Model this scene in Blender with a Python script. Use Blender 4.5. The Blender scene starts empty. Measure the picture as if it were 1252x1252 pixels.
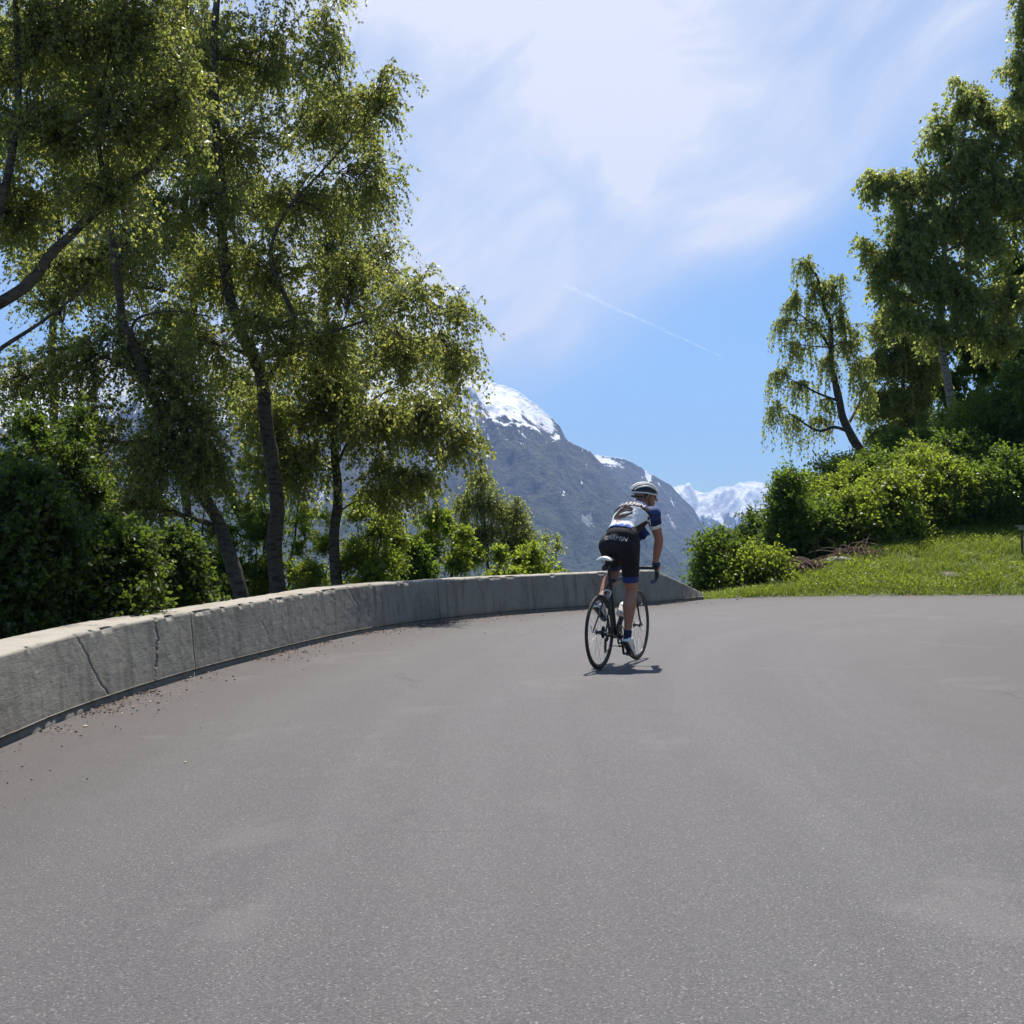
import bpy, bmesh, math, random
import numpy as np
from mathutils import Vector, Matrix, Quaternion
from mathutils.bvhtree import BVHTree

scene = bpy.context.scene
C = scene.collection
R = math.radians
random.seed(7)
rng = np.random.default_rng(11)

# ------------------------------------------------------------------ camera, sky, sun, exposure
FPX = 1508.0; HOR = 655.0; CAMH = 1.2
cd = bpy.data.cameras.new('camera'); cam = bpy.data.objects.new('camera', cd); C.objects.link(cam)
cd.sensor_width = 36; cd.lens = FPX / 1252 * 36
cd.clip_start = 0.1; cd.clip_end = 120000
cam.location = (0, 0, CAMH)
cam.rotation_euler = (R(90) + math.atan((HOR - 626) / FPX), 0, 0)
scene.camera = cam

SUN_EL, SUN_AZ = 65.0, 8.0          # degrees, azimuth clockwise from +Y (straight ahead)
sv = Vector((math.sin(R(SUN_AZ)) * math.cos(R(SUN_EL)), math.cos(R(SUN_AZ)) * math.cos(R(SUN_EL)), math.sin(R(SUN_EL))))
sl = bpy.data.lights.new('sun', 'SUN'); sl.energy = 4.2; sl.angle = R(0.53); sl.color = (1.0, 0.95, 0.87)
so = bpy.data.objects.new('sun', sl); C.objects.link(so)
so.rotation_euler = sv.to_track_quat('Z', 'Y').to_euler(); so.location = (0, 0, 60)

scene.view_settings.view_transform = 'Standard'; scene.view_settings.look = 'None'
scene.view_settings.exposure = 0.85; scene.view_settings.gamma = 1; scene.view_settings.use_curve_mapping = False

world = bpy.data.worlds.new('World'); scene.world = world; world.use_nodes = True
wt = world.node_tree; wt.nodes.clear()


class N:
    """small node-tree helper"""
    def __init__(s, tree): s.t = tree
    def n(s, typ, ins=None, **kw):
        nd = s.t.nodes.new(typ)
        for k, v in kw.items(): setattr(nd, k, v)
        if ins:
            for k, v in ins.items():
                if isinstance(v, bpy.types.NodeSocket): s.t.links.new(v, nd.inputs[k])
                elif isinstance(v, bpy.types.Node): s.t.links.new(v.outputs[0], nd.inputs[k])
                else: nd.inputs[k].default_value = v
        return nd
    def m(s, op, a, b=0.0, c=0.0, clamp=False):
        nd = s.n('ShaderNodeMath', {0: a, 1: b, 2: c}, operation=op); nd.use_clamp = clamp; return nd.outputs[0]
    def vm(s, op, a, b=(0, 0, 0)):
        nd = s.n('ShaderNodeVectorMath', {0: a, 1: b}, operation=op)
        return nd.outputs[1] if op in ('DOT_PRODUCT', 'LENGTH', 'DISTANCE') else nd.outputs[0]
    def noise(s, vec, scale, detail=4, rough=0.55, dist=0.0):
        return s.n('ShaderNodeTexNoise', {'Vector': vec, 'Scale': scale, 'Detail': detail, 'Roughness': rough, 'Distortion': dist}).outputs[0]
    def mr(s, v, a, b, c=0.0, d=1.0, smooth=True):
        nd = s.n('ShaderNodeMapRange', {0: v, 1: a, 2: b, 3: c, 4: d})
        if smooth: nd.interpolation_type = 'SMOOTHSTEP'
        return nd.outputs[0]
    def mix(s, f, a, b, mode='MIX'):
        nd = s.n('ShaderNodeMix', data_type='RGBA', blend_type=mode)
        for i, v in ((0, f), (6, a), (7, b)):
            if isinstance(v, bpy.types.NodeSocket): s.t.links.new(v, nd.inputs[i])
            else: nd.inputs[i].default_value = v if i == 0 else (tuple(v) + (1,) if len(v) == 3 else v)
        return nd.outputs[2]
    def ramp(s, f, stops):
        nd = s.n('ShaderNodeValToRGB', {0: f}); e = nd.color_ramp.elements
        while len(e) > len(stops): e.remove(e[-1])
        while len(e) < len(stops): e.new(0.5)
        for i, (p, c) in enumerate(stops): e[i].position = p; e[i].color = tuple(c) + (1,) if len(c) == 3 else c
        return nd.outputs[0]


def pxdir(px, py):
    v = Vector(((px - 626) / FPX, 1.0, (HOR - py) / FPX)); return v.normalized()


W = N(wt)
sky = W.n('ShaderNodeTexSky', sky_type='NISHITA')
sky.sun_disc = False; sky.sun_elevation = R(SUN_EL); sky.sun_rotation = R(SUN_AZ)
sky.altitude = 1200; sky.air_density = 1.0; sky.dust_density = 0.15; sky.ozone_density = 2.2
tc = W.n('ShaderNodeTexCoord').outputs['Generated']
sx = W.n('ShaderNodeSeparateXYZ', {0: tc})
den = W.m('ADD', W.m('MAXIMUM', sx.outputs[2], 0.0), 0.18)
cv = W.n('ShaderNodeCombineXYZ', {0: W.m('DIVIDE', sx.outputs[0], den), 1: W.m('DIVIDE', sx.outputs[1], den), 2: 0.0}).outputs[0]
warp = W.n('ShaderNodeTexNoise', {'Vector': cv, 'Scale': 1.6, 'Detail': 3}).outputs[1]
cvw = W.vm('ADD', cv, W.vm('SCALE', W.vm('SUBTRACT', warp, (0.5, 0.5, 0.5))))
cvw.node.inputs[1].default_value = (0, 0, 0)
sc_ = W.n('ShaderNodeVectorMath', {0: W.vm('SUBTRACT', warp, (0.5, 0.5, 0.5))}, operation='SCALE'); sc_.inputs['Scale'].default_value = 0.55
cvw = W.vm('ADD', cv, sc_.outputs[0])
tcw = W.vm('ADD', tc, W.n('ShaderNodeCombineXYZ', {0: W.m('MULTIPLY', W.m('SUBTRACT', W.noise(tc, 3.2, 3), 0.5), 0.20), 1: 0.0, 2: W.m('MULTIPLY', W.m('SUBTRACT', W.noise(W.vm('ADD', tc, (7.1, 2.2, 4.0)), 3.2, 3), 0.5), 0.20)}).outputs[0])
mp = W.n('ShaderNodeMapping', {'Vector': tcw, 'Rotation': (0, R(38), 0)}).outputs[0]
mp = W.vm('MULTIPLY', mp, (2.2, 2.2, 7.5))
n1 = W.noise(mp, 1.0, 8, 0.6, 0.2)
n2 = W.noise(tcw, 3.4, 6, 0.55)
wisp = W.m('ADD', W.m('MULTIPLY', W.mr(n1, 0.30, 0.70, 0.0, 1.0, False), 0.62), W.m('MULTIPLY', W.mr(n2, 0.25, 0.75, 0.0, 1.0, False), 0.42))
# where the cirrus bank lies: broad lobes of the sky, continuing overhead
cover = None
for (px, py, c0, c1, amp) in ((920, 20, 0.975, 0.9995, 0.22), (740, 140, 0.975, 0.9995, 0.20), (590, 270, 0.980, 0.9995, 0.24), (450, 80, 0.95, 1.0, 0.20), (1150, -120, 0.98, 1.0, 0.18), (330, -300, 0.86, 1.0, 0.24)):
    d = pxdir(px, py)
    l = W.m('MULTIPLY', W.mr(W.vm('DOT_PRODUCT', tc, tuple(d)), c0, c1), amp)
    cover = l if cover is None else W.m('ADD', cover, l)
covm = W.mr(cover, 0.02, 0.42)
dens = W.m('ADD', W.m('MULTIPLY', covm, W.mr(wisp, 0.24, 0.80, 0.34, 1.0)), W.m('MULTIPLY', W.mr(wisp, 0.52, 0.95, 0.0, 0.45), W.mr(sx.outputs[2], 0.02, 0.2, 0.35, 1.0)))
dens = W.m('MINIMUM', dens, 0.96)
cloudc = (5.9, 6.05, 6.7, 1)
lowf = W.mr(sx.outputs[2], 0.0, 0.42, 1.0, 0.0)
skyb = W.mix(lowf, W.mix(1.0, sky.outputs[0], (0.92, 0.97, 1.0), 'MULTIPLY'), W.mix(1.0, sky.outputs[0], (0.56, 0.74, 0.90), 'MULTIPLY'))
skyc = W.mix(dens, skyb, cloudc)
bg = W.n('ShaderNodeBackground', {'Color': skyc, 'Strength': 0.085})
W.n('ShaderNodeOutputWorld', {'Surface': bg.outputs[0]})

# ------------------------------------------------------------------ helpers
def at(px, py, d):
    """point seen at photo pixel px, py when it stands d metres ahead"""
    return np.array([(px - 626) / FPX * d, d, CAMH + (HOR - py) / FPX * d])


def tag(o, label=None, cat=None, group=None, kind=None):
    if label: o['label'] = label
    if cat: o['category'] = cat
    if group: o['group'] = group
    if kind: o['kind'] = kind
    return o


def empty(name, loc=(0, 0, 0), rz=0.0):
    o = bpy.data.objects.new(name, None); C.objects.link(o); o.location = loc; o.rotation_euler = (0, 0, rz)
    o.empty_display_size = 0.1
    return o


def link(name, me, mat=None, parent=None, smooth=False):
    o = bpy.data.objects.new(name, me); C.objects.link(o)
    if mat is not None:
        for mm in (mat if isinstance(mat, (list, tuple)) else [mat]): me.materials.append(mm)
    if parent is not None:
        o.parent = parent
    if smooth: me.polygons.foreach_set('use_smooth', np.ones(len(me.polygons), bool))
    return o


def npmesh(name, verts, faces):
    """verts (n,3), faces (m,k) all the same k"""
    me = bpy.data.meshes.new(name)
    verts = np.asarray(verts, np.float32); faces = np.asarray(faces, np.int32)
    m, k = faces.shape
    me.vertices.add(len(verts)); me.vertices.foreach_set('co', verts.ravel())
    me.loops.add(m * k); me.loops.foreach_set('vertex_index', faces.ravel())
    me.polygons.add(m); me.polygons.foreach_set('loop_start', np.arange(0, m * k, k, dtype=np.int32))
    me.polygons.foreach_set('loop_total', np.full(m, k, np.int32))
    me.update(calc_edges=True)
    return me


def localise(me, loc):
    me.transform(Matrix.Translation(-Vector(loc)))


# value noise ------------------------------------------------------
_perm = np.random.default_rng(3).random((256, 256))
def vnoise(x, y):
    xi = np.floor(x).astype(int); yi = np.floor(y).astype(int)
    fx = x - xi; fy = y - yi
    fx = fx * fx * fx * (fx * (fx * 6 - 15) + 10); fy = fy * fy * fy * (fy * (fy * 6 - 15) + 10)
    g = lambda a, b: _perm[a & 255, b & 255]
    return (g(xi, yi) * (1 - fx) + g(xi + 1, yi) * fx) * (1 - fy) + (g(xi, yi + 1) * (1 - fx) + g(xi + 1, yi + 1) * fx) * fy
def fbm(x, y, o=5, rough=0.5):
    a = 1.0; s = 0; t = 0
    for i in range(o):
        s = s + a * vnoise(x * 2 ** i + 17.3 * i, y * 2 ** i + 9.1 * i); t += a; a *= rough
    return s / t
def ridged(x, y, o=5, rough=0.5):
    a = 1.0; s = 0; t = 0
    for i in range(o):
        s = s + a * (1 - np.abs(2 * vnoise(x * 2 ** i + 31.7 * i, y * 2 ** i + 5.3 * i) - 1)); t += a; a *= rough
    return s / t


def spline(P, n):
    """Catmull-Rom through P, n samples evenly by arc length"""
    P = np.asarray(P, float)
    Q = np.vstack([2 * P[0] - P[1], P, 2 * P[-1] - P[-2]])
    out = []
    for i in range(1, len(Q) - 2):
        t = np.linspace(0, 1, 24, endpoint=False)[:, None]
        a, b, c, d = Q[i - 1], Q[i], Q[i + 1], Q[i + 2]
        out.append(0.5 * (2 * b + (c - a) * t + (2 * a - 5 * b + 4 * c - d) * t ** 2 + (3 * b - a - 3 * c + d) * t ** 3))
    out.append(P[-1:]); out = np.vstack(out)
    s = np.r_[0, np.cumsum(np.linalg.norm(np.diff(out, axis=0), axis=1))]
    u = np.linspace(0, s[-1], n)
    return np.stack([np.interp(u, s, out[:, k]) for k in range(out.shape[1])], 1)


def tubes(T, rad, sides=6, cap=False):
    """T (n,k,3) paths, rad (k,) or (n,k) -> verts, quads"""
    T = np.asarray(T, float)
    if T.ndim == 2: T = T[None]
    n, k, _ = T.shape
    rad = np.broadcast_to(np.asarray(rad, float), (n, k))
    tan = np.gradient(T, axis=1); tan /= np.linalg.norm(tan, axis=2, keepdims=True) + 1e-9
    mean = T[:, -1] - T[:, 0]
    ref = np.where(np.abs(mean[:, 2:3]) > 0.8 * np.linalg.norm(mean, axis=1, keepdims=True), np.array([[1.0, 0.13, 0]]), np.array([[0.05, 0.1, 1.0]]))
    ref = np.broadcast_to(ref[:, None], T.shape)
    u = np.cross(tan, ref); u /= np.linalg.norm(u, axis=2, keepdims=True) + 1e-9
    v = np.cross(tan, u)
    a = np.arange(sides) * 2 * math.pi / sides
    V = T[:, :, None] + rad[:, :, None, None] * (u[:, :, None] * np.cos(a)[:, None] + v[:, :, None] * np.sin(a)[:, None])
    idx = np.arange(n * k * sides).reshape(n, k, sides)
    q = np.stack([idx[:, :-1], np.roll(idx, -1, 2)[:, :-1], np.roll(idx, -1, 2)[:, 1:], idx[:, 1:]], -1)
    return V.reshape(-1, 3), q.reshape(-1, 4)


def joinvf(parts):
    V, F, o = [], [], 0
    for v, f in parts:
        V.append(v); F.append(np.asarray(f) + o); o += len(v)
    return np.vstack(V), np.vstack(F)


# materials --------------------------------------------------------
def mat(name):
    m = bpy.data.materials.new(name); m.use_nodes = True; m.node_tree.nodes.clear()
    k = N(m.node_tree); k.mat = m
    return k
def finish(k, col, rough=0.6, bump=None, bstr=0.3, bdist=0.01, **extra):
    ins = {'Base Color': col if isinstance(col, bpy.types.NodeSocket) else tuple(col) + (1,), 'Roughness': rough}
    ins.update(extra)
    p = k.n('ShaderNodeBsdfPrincipled', ins)
    if bump is not None:
        b = k.n('ShaderNodeBump', {'Height': bump, 'Strength': bstr, 'Distance': bdist}); k.t.links.new(b.outputs[0], p.inputs['Normal'])
    k.n('ShaderNodeOutputMaterial', {'Surface': p.outputs[0]})
    return k.mat
def simple(name, col, rough=0.5, metal=0.0, var=0.12, scale=30, **ex):
    k = mat(name); oc = k.n('ShaderNodeTexCoord').outputs['Object']
    n = k.noise(oc, scale, 4)
    c = k.mix(n, tuple(x * (1 - var) for x in col), tuple(min(1, x * (1 + var)) for x in col))
    return finish(k, c, k.mr(n, 0.3, 0.7, rough * 0.9, min(1, rough * 1.1)), n, 0.15, 0.002, Metallic=metal, **ex)


def leafmat(name, cols, trans=0.55, nscale=1.3, rough=0.42):
    k = mat(name)
    at_ = k.n('ShaderNodeAttribute', attribute_name='rnd').outputs['Fac']
    pos = k.n('ShaderNodeNewGeometry').outputs['Position']
    cl = k.noise(pos, nscale, 3)
    f = k.m('ADD', k.m('MULTIPLY', at_, 0.6), k.m('MULTIPLY', cl, 0.6), clamp=True)
    f = k.m('SUBTRACT', f, 0.1, clamp=True)
    c = k.ramp(f, [(0.0, cols[0]), (0.5, cols[1]), (1.0, cols[2])])
    tcol = k.mix(0.55, c, (cols[2][0] * 3.4, cols[2][1] * 3.3, cols[2][2] * 1.2))
    p = k.n('ShaderNodeBsdfPrincipled', {'Base Color': c, 'Roughness': rough})
    t = k.n('ShaderNodeBsdfTranslucent', {'Color': tcol})
    mx = k.n('ShaderNodeMixShader', {0: trans, 1: p.outputs[0], 2: t.outputs[0]})
    k.n('ShaderNodeOutputMaterial', {'Surface': mx.outputs[0]})
    return k.mat

LF_BIRCH = leafmat('birch_leaf', [(0.085, 0.10, 0.042), (0.14, 0.16, 0.065), (0.20, 0.22, 0.095)], trans=0.6, rough=0.36)  # leaf colour lifted and greyed to carry the pale haze over the crowns
LF_BIRCH2 = leafmat('weeping_birch_leaf', [(0.10, 0.125, 0.06), (0.165, 0.195, 0.095), (0.23, 0.26, 0.13)], trans=0.6)
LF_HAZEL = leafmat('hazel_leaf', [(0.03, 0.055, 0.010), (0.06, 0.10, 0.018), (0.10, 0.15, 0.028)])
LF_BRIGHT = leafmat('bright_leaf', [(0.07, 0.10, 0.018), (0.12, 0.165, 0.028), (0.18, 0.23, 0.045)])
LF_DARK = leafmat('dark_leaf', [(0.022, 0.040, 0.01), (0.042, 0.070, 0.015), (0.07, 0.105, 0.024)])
LF_GRASS = leafmat('grass_blade', [(0.055, 0.09, 0.016), (0.115, 0.175, 0.026), (0.19, 0.23, 0.055)], trans=0.35, nscale=1.1)


def barkmat(name, a, b, dark):
    k = mat(name); pos = k.n('ShaderNodeNewGeometry').outputs['Position']
    mp = k.n('ShaderNodeMapping', {'Vector': pos, 'Scale': (5, 5, 17)}).outputs[0]
    n = k.noise(mp, 1.3, 5, 0.6, 0.4)
    n2 = k.noise(pos, 14, 4)
    c = k.mix(n2, a, b)
    c = k.mix(k.mr(n, 0.48, 0.60), c, dark)
    return finish(k, c, 0.85, k.m('ADD', n, n2), 0.6, 0.02)
BARK = barkmat('birch_bark', (0.055, 0.042, 0.034), (0.105, 0.082, 0.068), (0.028, 0.021, 0.017))
BARKP = barkmat('pale_birch_bark', (0.17, 0.145, 0.125), (0.30, 0.265, 0.23), (0.06, 0.05, 0.04))
TWIG = simple('twig_bark', (0.06, 0.042, 0.03), 0.85)

# ------------------------------------------------------------------ road outline (metres, +Y ahead)
WB = np.array([(-2.72, -14), (-2.80, 0), (-2.87, 5), (-2.89, 6.96), (-2.90, 8.3), (-2.79, 9.9), (-2.52, 11.8), (-1.94, 14.7), (-1.25, 16.6), (-0.05, 18.7), (1.54, 20.5), (2.52, 21.5), (3.62, 23.2)])
wall_line = spline(WB, 900)
OUT = np.vstack([WB, [(4.3, 23.75), (5.0, 24.1), (6.06, 24.45), (7.8, 24.75), (10.3, 24.8), (14, 24.2), (19, 22), (26, 17), (34, 10)]])
out_line = spline(OUT, 1200)
INN = np.array([(5.2, -14), (5.3, 0), (5.6, 6), (6.6, 11), (8.6, 14.6), (12, 16.2), (16, 15.6), (22, 11.5), (30, 4)])
inn_line = spline(INN, 1200)


def dist_to(line, X, Y):
    X = np.asarray(X, float); Y = np.asarray(Y, float); sh = X.shape
    P = np.stack([X.ravel(), Y.ravel()], 1); L = line[::4]
    best = np.full(len(P), 1e9); ix = np.zeros(len(P), int)
    for s in range(0, len(P), 20000):
        d = ((P[s:s + 20000, None] - L[None]) ** 2).sum(2); ix[s:s + 20000] = d.argmin(1); best[s:s + 20000] = np.sqrt(d.min(1))
    i = np.clip(ix, 1, len(L) - 2); t = L[i + 1] - L[i - 1]; v = P - L[i]
    side = np.sign(t[:, 0] * v[:, 1] - t[:, 1] * v[:, 0])       # + = left of travel = outside the bend
    return best.reshape(sh), (side * best).reshape(sh)


def ground_h(X, Y):
    """terrain height: valley drops away on the outside of the bend, hill climbs on the right"""
    X = np.asarray(X, float); Y = np.asarray(Y, float)
    _, do = dist_to(out_line, X, Y); _, di = dist_to(inn_line, X, Y)
    outd = np.maximum(do, 0); ind = np.maximum(-di, 0)
    s = X - (4.0 + 0.10 * (Y - 23.5) + 0.36 * np.maximum(Y - 42, 0))
    up = np.maximum(np.minimum(outd, np.maximum(s, 0) * 0.9), 0)
    zup = 0.27 * up + 0.25 * np.maximum(up - 5, 0)
    zup = np.where(zup > 150, 150 + (zup - 150) * 0.1, zup)
    fac = 1 / (1 + np.exp(np.clip((s - 0.6) * 1.6, -40, 40)))
    dn = np.maximum(outd - 0.5, 0)
    zdn = -0.05 - np.where(dn < 3, 0.12 * dn, 0.36 + 0.5 * (dn - 3)); zdn = -400 * np.tanh(-zdn / 400)
    z = zup * (1 - fac) + zdn * fac
    zi = 0.3 * np.minimum(ind, 12)
    z = np.where(ind > 0, zi, z)
    inside = (outd <= 0) & (ind <= 0)
    bump = (fbm(X * 0.9, Y * 0.9, 4) - 0.5) * 0.22 * np.clip(np.maximum(outd, ind) / 1.5, 0, 1)
    bump = bump + (fbm(X * 0.012, Y * 0.012, 4) - 0.5) * 60 * np.clip((outd - 120) / 600, 0, 1)
    return np.where(inside, -0.06, z + bump - 0.012)


# ------------------------------------------------------------------ ground sheet
def ground():
    t = np.linspace(-1, 1, 420); gx = np.sinh(t * 7.6) * 9.0; gx = gx * 9000 / gx.max() + 2
    t = np.linspace(-0.62, 1, 420); gy = np.sinh(t * 7.6); gy = gy * 11800 / gy.max() + 24
    X, Y = np.meshgrid(gx, gy, indexing='ij'); Z = ground_h(X, Y)
    V = np.stack([X, Y, Z], -1).reshape(-1, 3); n, m = X.shape
    i = np.arange(n * m).reshape(n, m)
    F = np.stack([i[:-1, :-1], i[1:, :-1], i[1:, 1:], i[:-1, 1:]], -1).reshape(-1, 4)
    k = mat('hillside_ground'); pos = k.n('ShaderNodeNewGeometry').outputs['Position']
    a = k.noise(pos, 0.9, 6); b = k.noise(pos, 7, 5)
    g = k.mix(b, (0.055, 0.075, 0.018), (0.10, 0.13, 0.03))
    soil = k.mix(b, (0.05, 0.035, 0.022), (0.12, 0.085, 0.055))
    c = k.mix(k.mr(a, 0.52, 0.66), g, soil)
    o = link('ground', npmesh('ground', V, F), finish(k, c, 0.95, b, 0.6, 0.05), smooth=True)
    tag(o, kind='structure')
    # fine ground patch around the bank is part of the same function
ground()


def road():
    n, m = 420, 90
    A = spline(OUT, n); B = spline(INN, n)
    t = np.linspace(0, 1, m)[None, :, None]
    P = A[:, None] * (1 - t) + B[:, None] * t
    X, Y = P[..., 0], P[..., 1]
    Z = (fbm(X * 0.6, Y * 0.6, 3) - 0.5) * 0.010
    d, _ = dist_to(out_line, X, Y); di, _ = dist_to(inn_line, X, Y)
    i = np.arange(n * m).reshape(n, m)
    F = np.stack([i[:-1, :-1], i[1:, :-1], i[1:, 1:], i[:-1, 1:]], -1).reshape(-1, 4)[:, ::-1]
    me = npmesh('road', np.stack([X, Y, Z], -1).reshape(-1, 3), F)
    for nm, ar in (('edge', d), ('inner', di)):
        a = me.attributes.new(nm, 'FLOAT', 'POINT'); a.data.foreach_set('value', ar.ravel().astype(np.float32))
    k = mat('asphalt'); pos = k.n('ShaderNodeNewGeometry').outputs['Position']
    ed = k.n('ShaderNodeAttribute', attribute_name='edge').outputs['Fac']
    inn = k.n('ShaderNodeAttribute', attribute_name='inner').outputs['Fac']
    big = k.noise(pos, 0.35, 5, 0.6); mid = k.noise(pos, 2.2, 5, 0.6); fine = k.noise(pos, 95, 3, 0.7)
    vor = k.n('ShaderNodeTexVoronoi', {'Vector': pos, 'Scale': 215.0, 'Randomness': 1.0})
    cellr = k.n('ShaderNodeSeparateColor', {0: vor.outputs['Color']}).outputs[0]
    vd = vor.outputs['Distance']
    base = k.mix(big, (0.070, 0.067, 0.072), (0.092, 0.088, 0.093))
    # wheel tracks and paving lanes run with the bend
    dw = k.m('ADD', ed, k.m('MULTIPLY', k.m('SUBTRACT', mid, 0.5), 0.25))
    dwv = k.n('ShaderNodeCombineXYZ', {0: dw, 1: 0.0, 2: 0.0}).outputs[0]
    lane = k.noise(dwv, 1.35, 3, 0.6)
    base = k.mix(k.mr(lane, 0.36, 0.64, 0, 0.75), base, k.mix(big, (0.112, 0.108, 0.113), (0.138, 0.132, 0.136)))
    base = k.mix(k.mr(mid, 0.45, 0.75, 0, 0.45), base, (0.105, 0.093, 0.090))
    # stones
    stone = k.mix(cellr, (0.035, 0.033, 0.035), (0.23, 0.21, 0.195))
    base = k.mix(0.42, base, stone)
    fleck = k.mr(cellr, 0.965, 0.985)
    base = k.mix(k.m('MULTIPLY', fleck, 0.55), base, (0.5, 0.47, 0.42))
    base = k.mix(k.mr(fine, 0.35, 0.66, 0.55, 0.0), base, (0.03, 0.027, 0.027))
    # dirty strip along the wall, darker towards the inner side
    e2 = k.m('ADD', ed, k.m('MULTIPLY', k.m('SUBTRACT', mid, 0.5), 1.1))
    base = k.mix(k.mr(e2, 0.1, 1.9, 0.72, 0.0), base, k.mix(fine, (0.040, 0.033, 0.031), (0.088, 0.072, 0.066)))
    i2 = k.m('ADD', inn, k.m('MULTIPLY', k.m('SUBTRACT', mid, 0.5), 1.6))
    base = k.mix(k.mr(i2, 2.0, 3.9, 0.55, 0.0), base, (0.060, 0.052, 0.046))
    lane2 = k.noise(k.n('ShaderNodeCombineXYZ', {0: k.m('ADD', ed, k.m('MULTIPLY', k.m('SUBTRACT', mid, 0.5), 0.10)), 1: k.m('MULTIPLY', inn, 0.12), 2: 0.0}).outputs[0], 4.5, 4, 0.6)
    base = k.mix(k.mr(lane2, 0.52, 0.70, 0, 0.18), base, (0.07, 0.065, 0.067))
    patch = k.noise(pos, 0.8, 5, 0.65, 0.8)
    base = k.mix(k.mr(patch, 0.56, 0.68, 0, 0.22), base, (0.19, 0.178, 0.168))
    # fine cracks
    wv = k.vm('ADD', pos, k.n('ShaderNodeCombineXYZ', {0: k.m('MULTIPLY', mid, 0.6), 1: k.m('MULTIPLY', big, 0.6), 2: 0.0}).outputs[0])
    cr = k.n('ShaderNodeTexVoronoi', {'Vector': wv, 'Scale': 0.32}, feature='DISTANCE_TO_EDGE').outputs[0]
    crm = k.m('MULTIPLY', k.mr(cr, 0.0, 0.006, 1, 0), k.mr(big, 0.52, 0.62))
    base = k.mix(k.m('MULTIPLY', crm, 0.6), base, (0.03, 0.027, 0.025))
    h = k.m('SUBTRACT', k.m('ADD', k.m('MULTIPLY', vd, -0.7), k.m('MULTIPLY', fine, 0.5)), k.m('MULTIPLY', crm, 0.8))
    o = link('road', me, finish(k, base, 0.68, h, 0.8, 0.006), smooth=True)
    tag(o, kind='structure')
road()

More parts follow.
